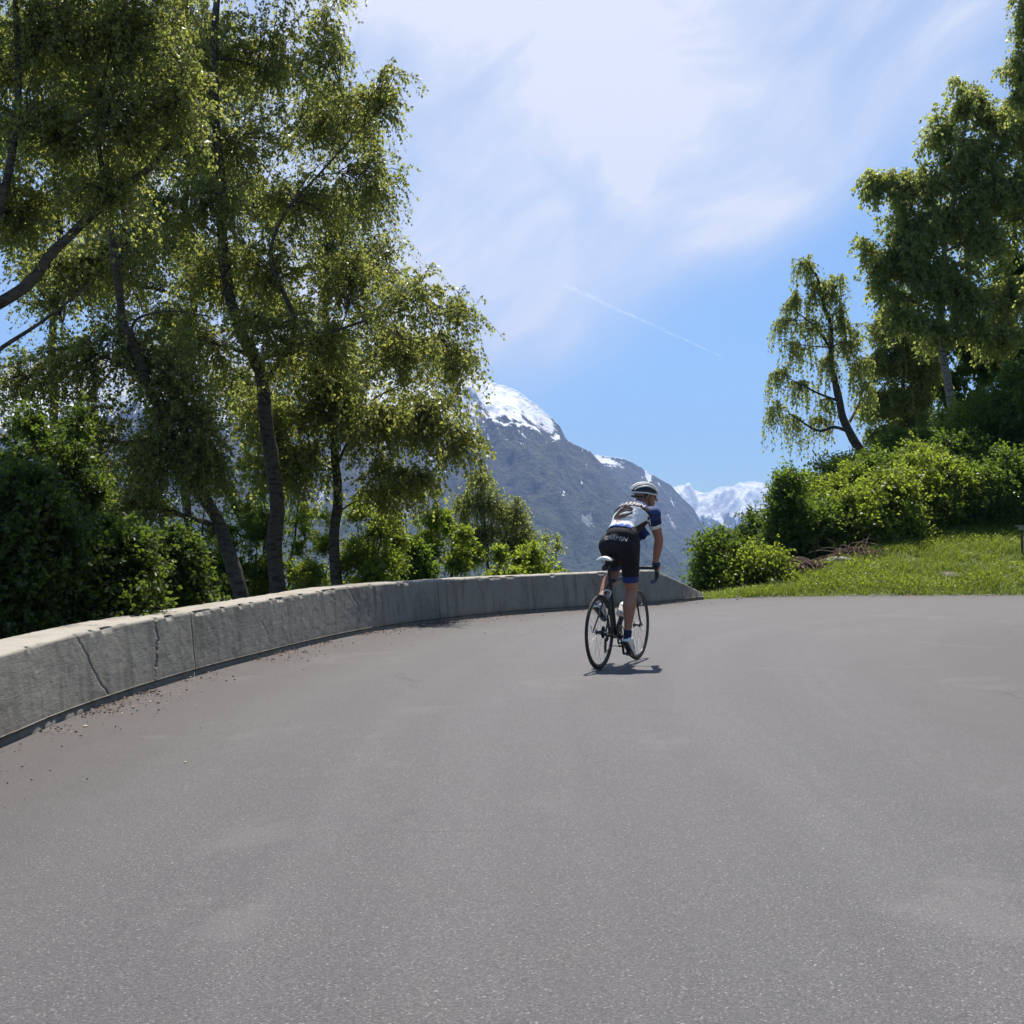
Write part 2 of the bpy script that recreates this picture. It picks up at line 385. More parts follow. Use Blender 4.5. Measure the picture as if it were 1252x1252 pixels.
# ------------------------------------------------------------------ mountains
def mountain(name, sil, D, depth, zfoot, snow, veg, seed, nu=620, nv=300, amp=90, skew=0.35, scl=420.0, snow_w=70, back=900, grow=1.0):
    sil = np.array(sil, float)
    xs = (sil[:, 0] - 626) / FPX * D; zs = CAMH + (HOR - sil[:, 1]) / FPX * D
    gx = np.linspace(xs[0], xs[-1], nu)
    v = np.r_[np.linspace(-back, 0, 24, endpoint=False), np.linspace(0, 1, nv) ** 1.25 * depth]
    X, Vv = np.meshgrid(gx, v, indexing='ij')
    # ridge wanders in depth a little
    wander = (fbm(X / 900 + seed, X * 0 + 3.1, 3) - 0.5) * 500
    Y = D + wander - Vv
    zr = np.interp(X * D / (D + wander), xs, zs)
    zr = CAMH + (zr - CAMH) * (D + wander) / D
    f = np.clip(Vv / depth, 0, 1)
    prof = np.where(Vv >= 0, f ** 0.80, 0)
    Z = zr - (zr - zfoot) * prof
    Z = np.where(Vv < 0, zr + Vv * 0.75, Z)
    U = X - skew * np.abs(Vv)
    wx = (fbm(X / 700, Y / 700 + seed, 3) - 0.5) * 260
    ramp = np.clip(np.abs(Vv) / 260, 0, 1)
    r1 = ridged((U + wx) / scl + seed, Y / (scl * 2.3), 6, 0.55) - 0.62
    r2 = fbm(X / 60 + seed, Y / 85, 5, 0.55) - 0.5
    r3 = ridged(X / 130 + seed, Y / 190, 4, 0.6) - 0.6
    Z = Z + ramp * amp * 3.0 * r1 * (1 - 0.35 * f) + (0.45 + ramp) * amp * 0.34 * r2 + (0.30 + ramp) * amp * 0.60 * r3 * grow
    n, m = X.shape; i = np.arange(n * m).reshape(n, m)
    F = np.stack([i[:-1, :-1], i[:-1, 1:], i[1:, 1:], i[1:, :-1]], -1).reshape(-1, 4)
    me = npmesh(name, np.stack([X, Y, Z], -1).reshape(-1, 3), F)
    k = mat(name + '_surface'); geo = k.n('ShaderNodeNewGeometry'); pos = geo.outputs['Position']
    s3 = k.n('ShaderNodeSeparateXYZ', {0: pos}); z = s3.outputs[2]
    nz = k.n('ShaderNodeSeparateXYZ', {0: geo.outputs['Normal']}).outputs[2]
    nb = k.noise(pos, 0.004, 6, 0.6); nm = k.noise(pos, 0.02, 6, 0.65); nf = k.noise(pos, 0.09, 5, 0.7)
    rock = k.mix(nm, (0.028, 0.025, 0.026), (0.125, 0.112, 0.108))
    rock = k.mix(k.mr(nf, 0.5, 0.7, 0, 0.6), rock, (0.045, 0.042, 0.040))
    turf = k.mix(nm, (0.045, 0.046, 0.026), (0.10, 0.095, 0.05))
    wood = k.mix(k.mr(nf, 0.35, 0.65), (0.008, 0.015, 0.009), (0.060, 0.080, 0.030))
    meadow = k.mix(nf, (0.075, 0.10, 0.03), (0.12, 0.145, 0.045))
    zz = k.m('ADD', z, k.m('MULTIPLY', k.m('SUBTRACT', nb, 0.5), 500.0))
    zz = k.m('ADD', zz, k.m('MULTIPLY', k.m('SUBTRACT', nm, 0.5), 240.0))
    low = k.mix(k.mr(nb, 0.52, 0.60, 0, 0.75), wood, meadow)
    upper = k.mix(k.mr(k.m('ADD', nz, k.m('MULTIPLY', nm, 0.3)), 0.80, 0.98), rock, turf)
    c = k.mix(k.mr(zz, veg - 90, veg + 120), low, upper)
    zs_ = k.m('ADD', z, k.m('MULTIPLY', k.m('SUBTRACT', nm, 0.5), snow_w * 4.2))
    zs_ = k.m('ADD', zs_, k.m('MULTIPLY', k.m('SUBTRACT', nf, 0.5), snow_w * 2.6))
    zs_ = k.m('ADD', zs_, k.m('MULTIPLY', k.m('SUBTRACT', nz, 0.72), snow_w * 3.4))
    sn = k.mr(zs_, snow - snow_w * 0.18, snow + snow_w * 0.18)
    streak = k.noise(k.n('ShaderNodeMapping', {'Vector': pos, 'Scale': (1, 0.35, 0.35)}).outputs[0], 0.012, 5, 0.65)
    patch = k.m('MULTIPLY', k.mr(streak, 0.63, 0.65), k.mr(z, snow - 380, snow - 160))
    sn = k.m('MAXIMUM', sn, patch)
    c = k.mix(sn, c, (0.90, 0.91, 0.93))
    o = link(name, me, finish(k, c, 0.9, k.m('MULTIPLY', k.m('ADD', nf, k.m('MULTIPLY', nm, 3.0)), k.m('SUBTRACT', 1.0, k.m('MULTIPLY', sn, 0.8))), 1.0, 22.0), smooth=True)
    tag(o, kind='structure')
    return o

mountain('near_mountain', [(-420, 470), (-250, 440), (-100, 450), (0, 455), (60, 428), (130, 425), (220, 405), (320, 395), (420, 372), (470, 352), (505, 338), (530, 372), (560, 420), (596, 463), (630, 477), (661, 498), (684, 519), (693, 538), (721, 551), (740, 572), (770, 607), (800, 648), (850, 712), (900, 780), (980, 840), (1100, 860)],
         4000, 1900, -420, 345, 60, 2.3, amp=95)
mountain('middle_mountain', [(640, 640), (680, 590), (715, 562), (731, 556), (748, 558), (765, 561), (795, 578), (822, 595), (848, 622), (862, 648), (890, 700), (930, 760), (1000, 800), (1100, 830)],
         5600, 2200, -420, 330, 0, 7.9, nu=380, amp=80, snow_w=45)
mountain('far_snowy_mountain', [(700, 640), (780, 606), (823, 595), (835, 593), (848, 600), (865, 603), (879, 595), (895, 596), (905, 591), (916, 588), (932, 590), (946, 600), (990, 615), (1040, 600), (1120, 640), (1250, 660), (1500, 640)],
         9500, 3000, -420, 95, -180, 13.7, nu=520, nv=220, amp=150, skew=-0.2, scl=620.0, snow_w=60)

# ------------------------------------------------------------------ contrail
def contrail():
    A, B = at(690, 347, 50000), at(884, 436, 42000)
    P = np.linspace(A, B, 60); P[:, 2] += 60 * (fbm(np.arange(60) * 0.21, np.zeros(60), 3) - 0.5)
    v, f = tubes(P, np.linspace(75, 22, 60), 10)
    k = mat('contrail_vapour')
    fac = k.n('ShaderNodeLayerWeight', {'Blend': 0.35}).outputs['Facing']
    pos = k.n('ShaderNodeNewGeometry').outputs['Position']
    nn = k.noise(pos, 0.0022, 4)
    a = k.m('MULTIPLY', k.m('POWER', k.m('SUBTRACT', 1.0, fac), 2.0), k.mr(nn, 0.3, 0.6, 0.05, 0.30))
    d = k.n('ShaderNodeBsdfTranslucent', {'Color': (1, 1, 1, 1)}); d2 = k.n('ShaderNodeBsdfDiffuse', {'Color': (1, 1, 1, 1)})
    w = k.n('ShaderNodeAddShader', {0: d.outputs[0], 1: d2.outputs[0]})
    t = k.n('ShaderNodeBsdfTransparent')
    k.n('ShaderNodeOutputMaterial', {'Surface': k.n('ShaderNodeMixShader', {0: a, 1: t.outputs[0], 2: w.outputs[0]}).outputs[0]})
    o = link('contrail', npmesh('contrail', v, f), k.mat, smooth=True)
    tag(o, 'thin white contrail slanting across the blue sky', 'contrail')
contrail()

# ------------------------------------------------------------------ parapet wall
def concrete():
    k = mat('weathered_concrete'); geo = k.n('ShaderNodeNewGeometry'); pos = geo.outputs['Position']
    nz = k.n('ShaderNodeSeparateXYZ', {0: geo.outputs['Normal']}).outputs[2]
    z = k.n('ShaderNodeSeparateXYZ', {0: pos}).outputs[2]
    a = k.noise(pos, 1.1, 6, 0.6); b = k.noise(pos, 9, 6, 0.65, 0.6); f = k.noise(pos, 70, 4, 0.7)
    c = k.mix(a, (0.21, 0.195, 0.17), (0.32, 0.30, 0.26))
    c = k.mix(k.mr(b, 0.5, 0.72, 0, 0.7), c, (0.15, 0.14, 0.125))
    st = k.noise(k.n('ShaderNodeMapping', {'Vector': pos, 'Scale': (9, 9, 0.9)}).outputs[0], 0.8, 5, 0.6)
    c = k.mix(k.mr(st, 0.46, 0.66, 0, 0.6), c, (0.115, 0.105, 0.088))
    big = k.noise(pos, 0.55, 4, 0.6)
    c = k.mix(k.mr(big, 0.5, 0.66, 0, 0.5), c, (0.13, 0.115, 0.092))
    # scratchy formwork marks
    sc = k.noise(k.n('ShaderNodeMapping', {'Vector': pos, 'Rotation': (0.6, 0.4, 0.3), 'Scale': (3, 3, 22)}).outputs[0], 2.2, 5, 0.7, 0.8)
    c = k.mix(k.mr(sc, 0.58, 0.68, 0, 0.45), c, (0.29, 0.27, 0.235))
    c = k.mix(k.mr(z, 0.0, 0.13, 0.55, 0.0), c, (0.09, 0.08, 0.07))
    c = k.mix(k.mr(f, 0.62, 0.75, 0, 0.55), c, (0.08, 0.075, 0.068))
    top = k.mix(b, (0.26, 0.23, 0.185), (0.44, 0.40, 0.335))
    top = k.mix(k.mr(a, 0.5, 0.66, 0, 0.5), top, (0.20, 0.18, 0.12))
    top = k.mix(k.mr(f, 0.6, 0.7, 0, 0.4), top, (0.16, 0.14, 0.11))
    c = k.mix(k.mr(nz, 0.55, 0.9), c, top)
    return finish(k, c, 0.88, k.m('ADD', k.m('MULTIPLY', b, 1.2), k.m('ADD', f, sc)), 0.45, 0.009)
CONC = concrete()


def wall():
    H, TH, BAT = 0.575, 0.42, 0.055
    L = spline(WB, 2600)
    tan = np.gradient(L, axis=0); tan /= np.linalg.norm(tan, axis=1, keepdims=True)
    nrm = np.stack([-tan[:, 1], tan[:, 0]], 1)          # away from the road
    s = np.r_[0, np.cumsum(np.linalg.norm(np.diff(L, axis=0), axis=1))]; S = s[-1]
    px = 626 + L[:, 0] / np.maximum(L[:, 1], 0.5) * FPX; px = np.where(L[:, 1] < 5, -2000 + L[:, 1] * 10, px)
    s_at = lambda p: np.interp(p, px, s)
    top = np.interp(L[:, 1], [6.5, 9.9, 14.5, 21], [0.505, 0.535, 0.572, 0.585]) + 0.006 * np.sin(s * 0.9) + 0.010 * (fbm(s * 0.7, s * 0, 3) - 0.5)
    # buried ramp at the far end
    s0 = s_at(806); endh = np.where(s > s0, H + (0.13 - H) * (s - s0) / (S - s0), 9); top = np.minimum(top, endh)
    zf = np.r_[np.linspace(0.068, 1, 62)]
    # cross-section rows: foundation foot, undercut, face, chamfer, top, back
    rows = []
    def row(off, z): rows.append((off, z))
    def noise2(sc, amp, z): return (fbm(s * sc, z * sc + 4.0, 4) - 0.5) * amp
    one = np.ones_like(s)
    lipw = 0.018 + 0.020 * np.clip(fbm(s * 1.3, s * 0 + 2, 3), 0, 1)
    row(0.012 * one, -0.05 * one)
    row(0.012 * one + noise2(7, 0.02, 1), 0.030 * one)
    row(lipw + 0.02, 0.058 * one + noise2(9, 0.012, 3))
    cracks = [  # polyline in (photo px along the wall, height fraction), half width, depth
        ([(101, 0.97), (112, 0.7), (124, 0.35), (134, 0.12)], 0.007, 0.014),
        ([(202, 1.0), (198, 0.86), (199, 0.66), (196, 0.45), (195, 0.30)], 0.019, 0.045),
        ([(194, 0.30), (192, 0.18), (190, 0.0)], 0.006, 0.02),
        ([(431, 1.0), (436, 0.8), (440, 0.62)], 0.010, 0.02),
        ([(585, 0.98), (590, 0.7), (595, 0.5)], 0.012, 0.02),
        ([(722, 0.98), (729, 0.7), (737, 0.4), (741, 0.25)], 0.011, 0.02),
        ([(325, 0.6), (330, 0.4), (333, 0.2)], 0.006, 0.010),
    ]
    cr = []
    for pl, w, dp in cracks:
        p = np.array([(s_at(a), b * H) for a, b in pl]); cr.append((p, w, dp))
    for f in zf:
        z = top * f
        off = BAT * f + noise2(1.6, 0.010, f * H) + noise2(14.0, 0.005, f * H)
        for p, w, dp in cr:
            ss = s + (fbm(z * 30, z * 0 + 1, 3) - 0.5) * 0.05
            for j in range(len(p) - 1):
                a, b = p[j], p[j + 1]; ab = b - a
                t = np.clip(((ss - a[0]) * ab[0] + (z - a[1]) * ab[1]) / (ab @ ab), 0, 1)
                dd = np.hypot(ss - a[0] - t * ab[0], z - a[1] - t * ab[1])
                off = np.maximum(off, off * 0 + np.where(dd < w, BAT * f + dp * (1 - (dd / w) ** 2), -9))
        if f > 0.985: off = off + 0.006
        if f == 1: off = off + 0.010; z = z + 0.006
        chip = np.clip(fbm(s * 5, s * 0 + 8, 5) - 0.60, 0, 1) * 0.16 * max(0, (f - 0.93) / 0.07)
        row(off + chip, np.maximum(z, 0.06) - chip * 0.25)
    for g in np.linspace(0.06, 0.95, 7):
        row(BAT + (TH - BAT) * g + 0 * s, top + 0.008 + noise2(5, 0.012, g * 3))
    row(TH * one + noise2(4, 0.02, 5), top * 0.99)
    row((TH + 0.02) * one, -0.9 * one)
    OF = np.stack([r[0] for r in rows], 1); ZZ = np.stack([r[1] for r in rows], 1)
    P = np.concatenate([L[:, None, :] + nrm[:, None, :] * OF[..., None], ZZ[..., None]], -1)
    # split into cast sections with open joints
    root = empty('parapet_wall', (float(L[1300, 0]), float(L[1300, 1]), 0)); off = root.location.copy()
    tag(root, 'long curved concrete parapet wall along the outer edge of the bend', 'wall')
    joints = [0] + [int(np.searchsorted(s, v)) for v in (4.4, 9.4, 14.3, 17.5)] + [int(np.searchsorted(s, s_at(p))) for p in (240, 538)] + [len(s) - 1]
    joints = sorted(set(joints))
    gap = 1
    for a, b in zip(joints[:-1], joints[1:]):
        a2 = a + (0 if a == 0 else gap)
        Q = P[a2:b + 1].copy()
        if len(Q) < 4: continue
        n, m = Q.shape[:2]; i = np.arange(n * m).reshape(n, m)
        F = np.stack([i[:-1, :-1], i[:-1, 1:], i[1:, 1:], i[1:, :-1]], -1).reshape(-1, 4)[:, ::-1]
        V = Q.reshape(-1, 3); me = npmesh('wall_section', V, F)
        # close the ends
        bm = bmesh.new(); bm.from_mesh(me); bm.verts.ensure_lookup_table()
        for col in (i[0], i[-1]):
            try: bm.faces.new([bm.verts[int(q)] for q in col])
            except Exception: pass
        bmesh.ops.recalc_face_normals(bm, faces=bm.faces); bm.to_mesh(me); bm.free()
        localise(me, off)
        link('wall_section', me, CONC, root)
wall()

# ------------------------------------------------------------------ plants
def leaves(P, ax, size, r, wid=0.72, six=False, flat=0.0):
    n = len(P)
    ax = ax / (np.linalg.norm(ax, axis=1, keepdims=True) + 1e-9)
    rv = r.normal(size=(n, 3)); rv[:, 2] *= (1 - flat)
    side = np.cross(ax, rv); side /= np.linalg.norm(side, axis=1, keepdims=True) + 1e-9
    nn = np.cross(side, ax); s = size[:, None]
    w = wid * 0.5 * s
    if not six:
        V = np.stack([P, P + ax * s * 0.42 + side * w + nn * s * 0.10, P + ax * s - nn * s * 0.06, P + ax * s * 0.42 - side * w + nn * s * 0.10], 1)
        F = np.arange(n * 4).reshape(n, 4); rr = r.random(n)
    else:
        V = np.stack([P, P + ax * s * 0.28 + side * w * 0.95 + nn * s * 0.10, P + ax * s * 0.66 + side * w * 0.8 + nn * s * 0.06, P + ax * s - nn * s * 0.12,
                      P + ax * s * 0.66 - side * w * 0.8 + nn * s * 0.06, P + ax * s * 0.28 - side * w * 0.95 + nn * s * 0.10], 1)
        b = np.arange(n)[:, None] * 6
        F = np.concatenate([b + np.array([[0, 1, 2, 3]]), b + np.array([[0, 3, 4, 5]])], 1).reshape(-1, 4); rr = np.repeat(r.random(n), 2)
    return V.reshape(-1, 3), F, rr


def bez(S, E, lift, k, r, wob=0.05):
    S = np.asarray(S, float); E = np.asarray(E, float); L = np.linalg.norm(E - S)
    M = (S + E) / 2 + np.array([0, 0, lift * L]) + r.normal(size=3) * wob * L
    t = np.linspace(0, 1, k)[:, None]
    P = (1 - t) ** 2 * S + 2 * t * (1 - t) * M + t ** 2 * E
    P[1:-1] += r.normal(size=(k - 2, 3)) * wob * 0.12 * L
    return P


def plant(name, label, cat, trunks, blobs, leafm, barkm, seed, limbs=(), leaf=0.05, droop=0.5, sec=26, twigs=9, lpt=13, tl=0.42, group=None, six=False, six_w=0.72, minlift=0.25, ragged=0.45, crown='crown', trunkname='trunk', sec_droop=0.0, up=0.1, secpow=1.5):
    """trunks/limbs: lists of (points(n,3), r0, r1); blobs: (centre, (rx,ry,rz))"""
    r = np.random.default_rng(seed)
    base = np.array(trunks[0][0][0], float)
    root = empty(name, tuple(base)); tag(root, label, cat, group)
    skel = []
    def add_skel(P, R_): skel.append(np.column_stack([P, np.broadcast_to(R_, len(P))]))
    for (P, r0, r1) in trunks:
        T = spline(P, 40); T[1:] += (fbm(np.arange(40)[1:, None] * 0.25 + seed, np.array([[0, 7, 13]]), 3) - 0.5) * r0 * 1.2
        rad = r0 + (r1 - r0) * np.linspace(0, 1, 40) ** 0.9; rad[:4] *= np.array([1.55, 1.3, 1.14, 1.05])
        v, f = tubes(T, rad, 12); v = v + ((fbm(v[:, :1] * 9 + v[:, 1:2] * 7, v[:, 2:3] * 5, 3) - 0.5) * r0 * 0.25)
        me = npmesh(trunkname, v, f); localise(me, base); link(trunkname, me, barkm, root, True)
        add_skel(T, rad)
    for (P, r0, r1) in limbs:
        T = spline(P, 30); rad = np.linspace(r0, r1, 30)
        v, f = tubes(T, rad, 8); me = npmesh('limb', v, f); localise(me, base); link('limb', me, barkm, root, True)
        add_skel(T, rad)
    SEC, TW, LP, LA, LS = [], [], [], [], []
    limbv = []; vmax = max(float(np.mean(b[1])) for b in blobs)
    for (Cc, Rr) in blobs:
        Cc = np.array(Cc, float); Rr = np.array(Rr, float); vol = float(np.mean(Rr))
        K = np.vstack(skel); dv = Cc - K[:, :3]; hd = np.hypot(dv[:, 0], dv[:, 1])
        cost = np.linalg.norm(dv, axis=1) + np.where(dv[:, 2] < minlift * hd, 1.2 * (minlift * hd - dv[:, 2]), 0)
        j = int(cost.argmin()); S = K[j, :3]
        P = bez(S, Cc + r.normal(size=3) * Rr * 0.15, 0.06, 12, r, 0.07)
        Ll = np.linalg.norm(P[-1] - P[0]); r0 = min(K[j, 3] * 0.6, 0.012 + 0.018 * (Ll + vol))
        rad = np.linspace(r0, max(0.006, r0 * 0.3), 12)
        limbv.append((P, rad)); nodes = [np.column_stack([P, rad])]
        if Ll > 0.8: skel.append(np.column_stack([P[4:], rad[4:]]))
        ns = max(6, int(sec * max(0.25, vol / vmax) ** secpow))
        N0 = nodes[0]
        for q in range(ns):
            d = r.normal(size=3); d /= np.linalg.norm(d); t = Cc + d * Rr * r.random() ** 0.45 * (1.0 + ragged * (r.random() < 0.2) * r.random())
            a = N0[r.integers(4, 12)] if q % 3 else N0[int(np.linalg.norm(N0[:, :3] - t, axis=1).argmin())]
            Lq = np.linalg.norm(t - a[:3])
            if Lq > vol * 1.6: t = a[:3] + (t - a[:3]) * vol * 1.6 / Lq
            B = bez(a[:3], t, 0.14, 7, r, 0.09)
            if sec_droop: B[:, 2] -= sec_droop * np.linspace(0, 1, 7) ** 2.2 * Lq
            SEC.append(B)
            m = max(3, int(twigs * (0.6 + 0.8 * r.random())))
            tt = r.uniform(0.25, 1.0, m) * 6; i0 = np.minimum(tt.astype(int), 5); fr = (tt - i0)[:, None]
            Sx = B[i0] * (1 - fr) + B[i0 + 1] * fr
            D = r.normal(size=(m, 3)); D /= np.linalg.norm(D, axis=1, keepdims=True)
            D = D * 0.9 + (B[-1] - B[0]) / (Lq + 1e-6) * 0.6 + np.array([0, 0, up])
            D /= np.linalg.norm(D, axis=1, keepdims=True)
            Ln = tl * r.uniform(0.5, 1.3, m)
            u = np.linspace(0, 1, 5)[None, :, None]
            TWp = Sx[:, None] + D[:, None] * (Ln[:, None, None] * u) * (1 - 0.35 * droop * u) + np.array([0, 0, -1.0]) * droop * (Ln[:, None, None]) * u ** 2
            TW.append(TWp)
            lt = r.uniform(0.12, 1.02, (m, lpt)) * 4; li = np.minimum(lt.astype(int), 3); lf = (lt - li)[..., None]
            ii = np.arange(m)[:, None]
            pos = TWp[ii, li] * (1 - lf) + TWp[ii, li + 1] * lf
            tg = TWp[ii, li + 1] - TWp[ii, li]; tg /= np.linalg.norm(tg, axis=2, keepdims=True) + 1e-9
            ra = r.normal(size=pos.shape); ra /= np.linalg.norm(ra, axis=2, keepdims=True)
            axd = tg * 0.45 + ra * 0.8 + np.array([0, 0, -0.75 * droop - 0.1])
            LP.append((pos + ra * leaf * 0.25).reshape(-1, 3)); LA.append(axd.reshape(-1, 3))
            LS.append((leaf * r.uniform(0.6, 1.25, (m, lpt))).ravel())
    lv = [tubes(P, rad, 6) for P, rad in limbv]
    sv_ = tubes(np.array(SEC), np.linspace(0.009, 0.0035, 7) * (1 + 0.4 * (leaf > 0.06)), 4)
    tw_ = tubes(np.concatenate(TW)[:, ::2], np.linspace(0.0032, 0.0014, 3), 3)
    me = npmesh('branches', *joinvf(lv + [sv_])); localise(me, base); tag(link('branches', me, barkm, root, True), kind='stuff')
    me = npmesh('twigs', *tw_); localise(me, base); tag(link('twigs', me, TWIG, root), kind='stuff')
    V, F, rr = leaves(np.vstack(LP), np.vstack(LA), np.concatenate(LS), r, six_w, six)
    me = npmesh(crown, V, F); a = me.attributes.new('rnd', 'FLOAT', 'FACE'); a.data.foreach_set('value', rr.astype(np.float32))
    localise(me, base); link(crown, me, leafm, root)
    root['nl'] = len(rr); STAT[name + str(len(STAT))] = len(rr); del root['nl']
    return root
STAT = {}

def gz(x, y): return float(ground_h(np.array([x]), np.array([y]))[0])
def PX(*pts): return [at(*p) for p in pts]
def BL(lst, d, dd=None):
    out = []
    for b in lst:
        px, py, rx, ry = b[:4]; d1 = b[4] if len(b) > 4 else d
        k = d1 / FPX; out.append((at(px, py, d1), (rx * k, (dd or (rx + ry) / 2 * k * 0.9) if not dd else dd, ry * k)))
    return out
def root_pt(px, d):
    x = (px - 626) / FPX * d; return np.array([x, d, gz(x, d) - 0.05])

# --- left hand birches behind the wall
plant('birch_tree', 'tall dark-trunked birch behind the wall, upright, second trunk from the right', 'tree',
      [([root_pt(349, 20.2)] + PX((338, 645, 20.2), (328, 545, 20.0), (318, 455, 19.9), (292, 390, 19.7), (271, 290, 19.6), (262, 200, 19.5), (258, 100, 19.3), (262, 0, 19.3), (270, -160, 19.3)), 0.145, 0.035)],
      BL([(340, 60, 85, 75), (395, 35, 40, 60, 18.5), (250, 60, 75, 80), (410, 150, 75, 62), (462, 122, 40, 50, 18.7), (300, 170, 75, 70), (380, 245, 75, 60), (455, 215, 42, 60, 19.0), (325, 330, 75, 55), (430, 335, 70, 50), (500, 360, 55, 42, 18.7), (555, 378, 36, 30, 18.5), (400, 420, 75, 50), (500, 440, 70, 48, 19.2), (560, 455, 34, 40, 18.7), (250, 330, 50, 55), (195, 60, 55, 60, 18.5), (205, 165, 50, 50, 19), (190, 250, 50, 45, 18.8), (235, 420, 60, 45), (265, 250, 45, 45, 19), (330, 400, 60, 45, 19), (310, -80, 110, 70), (400, -60, 60, 60)], 19.9),
      LF_BIRCH, BARK, 21, limbs=[(PX((322, 470, 19.9), (360, 400, 19.5), (330, 320, 19.3), (345, 262, 19.2), (385, 215, 19.0), (430, 165, 18.9)), 0.045, 0.012),
                                (PX((318, 440, 19.9), (380, 415, 19.5), (450, 390, 19.0), (520, 372, 18.6)), 0.04, 0.01),
                                (PX((270, 290, 19.6), (230, 262, 19.3), (200, 240, 19.0)), 0.03, 0.01)],
      leaf=0.056, droop=0.6, sec=74, twigs=9, lpt=14, tl=0.5)
plant('birch_tree', 'dark birch trunk leaning strongly to the left behind the wall', 'tree',
      [([root_pt(305, 18.7)] + PX((268, 640, 18.5), (210, 540, 18.0), (168, 442, 17.6), (146, 372, 17.3), (134, 300, 17.0), (120, 200, 16.9)), 0.125, 0.04)],
      BL([(165, 425, 55, 60), (95, 440, 50, 60), (60, 330, 55, 50), (120, 300, 60, 60), (215, 470, 50, 60), (180, 560, 55, 60), (95, 530, 55, 60), (240, 520, 45, 55), (30, 460, 45, 55), (250, 560, 50, 45), (130, 620, 60, 45)], 17.9),
      LF_BIRCH, BARK, 22, limbs=[(PX((185, 480, 17.8), (160, 400, 17.3), (200, 380, 17.0), (250, 385, 16.9)), 0.03, 0.01)],
      leaf=0.052, droop=0.5, sec=52, twigs=8, lpt=14, tl=0.52)
plant('birch_tree', 'slim upright birch behind the wall, rightmost of the left trunks', 'tree',
      [([root_pt(414, 21.5)] + PX((411, 640, 21.5), (408, 560, 21.4), (404, 480, 21.2), (398, 400, 21.1), (400, 320, 20.9)), 0.115, 0.04)],
      BL([(410, 500, 60, 45), (470, 520, 55, 48, 20.7), (530, 510, 50, 45, 20.4), (565, 535, 30, 30, 20.1), (470, 590, 45, 28, 20.9), (350, 560, 60, 50), (390, 450, 70, 40), (330, 500, 55, 50), (505, 585, 32, 25, 20.4)], 21.2),
      LF_BIRCH, BARK, 23, limbs=[(PX((409, 575, 21.4), (430, 530, 21.1), (455, 490, 20.8), (490, 470, 20.5)), 0.03, 0.01), (PX((411, 628, 21.4), (440, 612, 21.1), (470, 625, 20.8)), 0.018, 0.008)],
      leaf=0.068, droop=0.7, sec=50, twigs=9, lpt=12, tl=0.52)
plant('birch_tree', 'nearest birch at the left edge, thick limb slanting up to the right', 'tree',
      [([root_pt(-260, 11.0)] + PX((-160, 500, 11.5), (-60, 410, 11.8), (0, 368, 12.0), (70, 292, 12.1), (130, 240, 12.2), (180, 200, 12.4), (215, 168, 12.5)), 0.12, 0.03)],
      BL([(60, 30, 80, 70), (160, 30, 75, 65), (215, 110, 55, 60), (60, 150, 70, 60), (140, 150, 60, 60), (20, 250, 50, 50), (-60, 60, 80, 80), (120, 225, 60, 35), (-60, 250, 60, 60), (60, -90, 110, 60), (200, -80, 80, 60)], 12.2),
      LF_BIRCH, BARK, 24, limbs=[(PX((-50, 405, 11.8), (0, 240, 11.9), (18, 120, 12.0), (14, 0, 12.0), (10, -90, 12.0)), 0.055, 0.02),
                                (PX((-60, 470, 11.8), (0, 425, 12.0), (50, 392, 12.1), (110, 345, 12.2)), 0.03, 0.01),
                                (PX((130, 240, 12.2), (115, 150, 12.2), (130, 60, 12.2), (140, -40, 12.2)), 0.03, 0.01)],
      leaf=0.042, droop=0.5, sec=74, twigs=9, lpt=15, tl=0.42)
plant('birch_tree', 'slender birch standing further back between the left trunks', 'tree',
      [([root_pt(232, 27)] + PX((228, 640, 27), (224, 500, 27), (232, 380, 27), (225, 260, 27), (230, 120, 27), (226, 0, 27)), 0.13, 0.04)],
      BL([(225, 20, 70, 60), (150, 60, 60, 60), (290, 90, 60, 60), (200, 130, 60, 55), (150, 200, 60, 55), (260, 200, 60, 60), (320, 250, 60, 50), (200, 290, 60, 55), (140, 340, 55, 50), (270, 330, 60, 50), (350, 380, 55, 45), (210, 400, 60, 50), (390, 120, 40, 50), (430, 250, 45, 50), (470, 310, 40, 40), (400, 300, 50, 50), (460, 420, 50, 45), (540, 430, 35, 40), (300, 470, 55, 45)], 27),
      LF_BIRCH, BARK, 25, leaf=0.07, droop=0.55, sec=66, twigs=9, lpt=11, tl=0.7)
plant('birch_tree', 'birch far back at the left margin, seen through nearer leaves', 'tree',
      [([root_pt(70, 23)] + PX((66, 600, 23), (60, 450, 23), (70, 300, 23), (64, 150, 23), (70, 0, 23)), 0.12, 0.04)],
      BL([(60, 20, 60, 60), (0, 60, 60, 60), (100, 100, 60, 60), (40, 160, 60, 55), (100, 230, 50, 50), (10, 260, 55, 50), (60, 320, 40, 30), (-50, 160, 60, 60), (120, 20, 50, 50), (110, 330, 40, 35)], 23),
      LF_BIRCH, BARK, 26, leaf=0.065, droop=0.55, sec=60, twigs=9, lpt=11, tl=0.6)
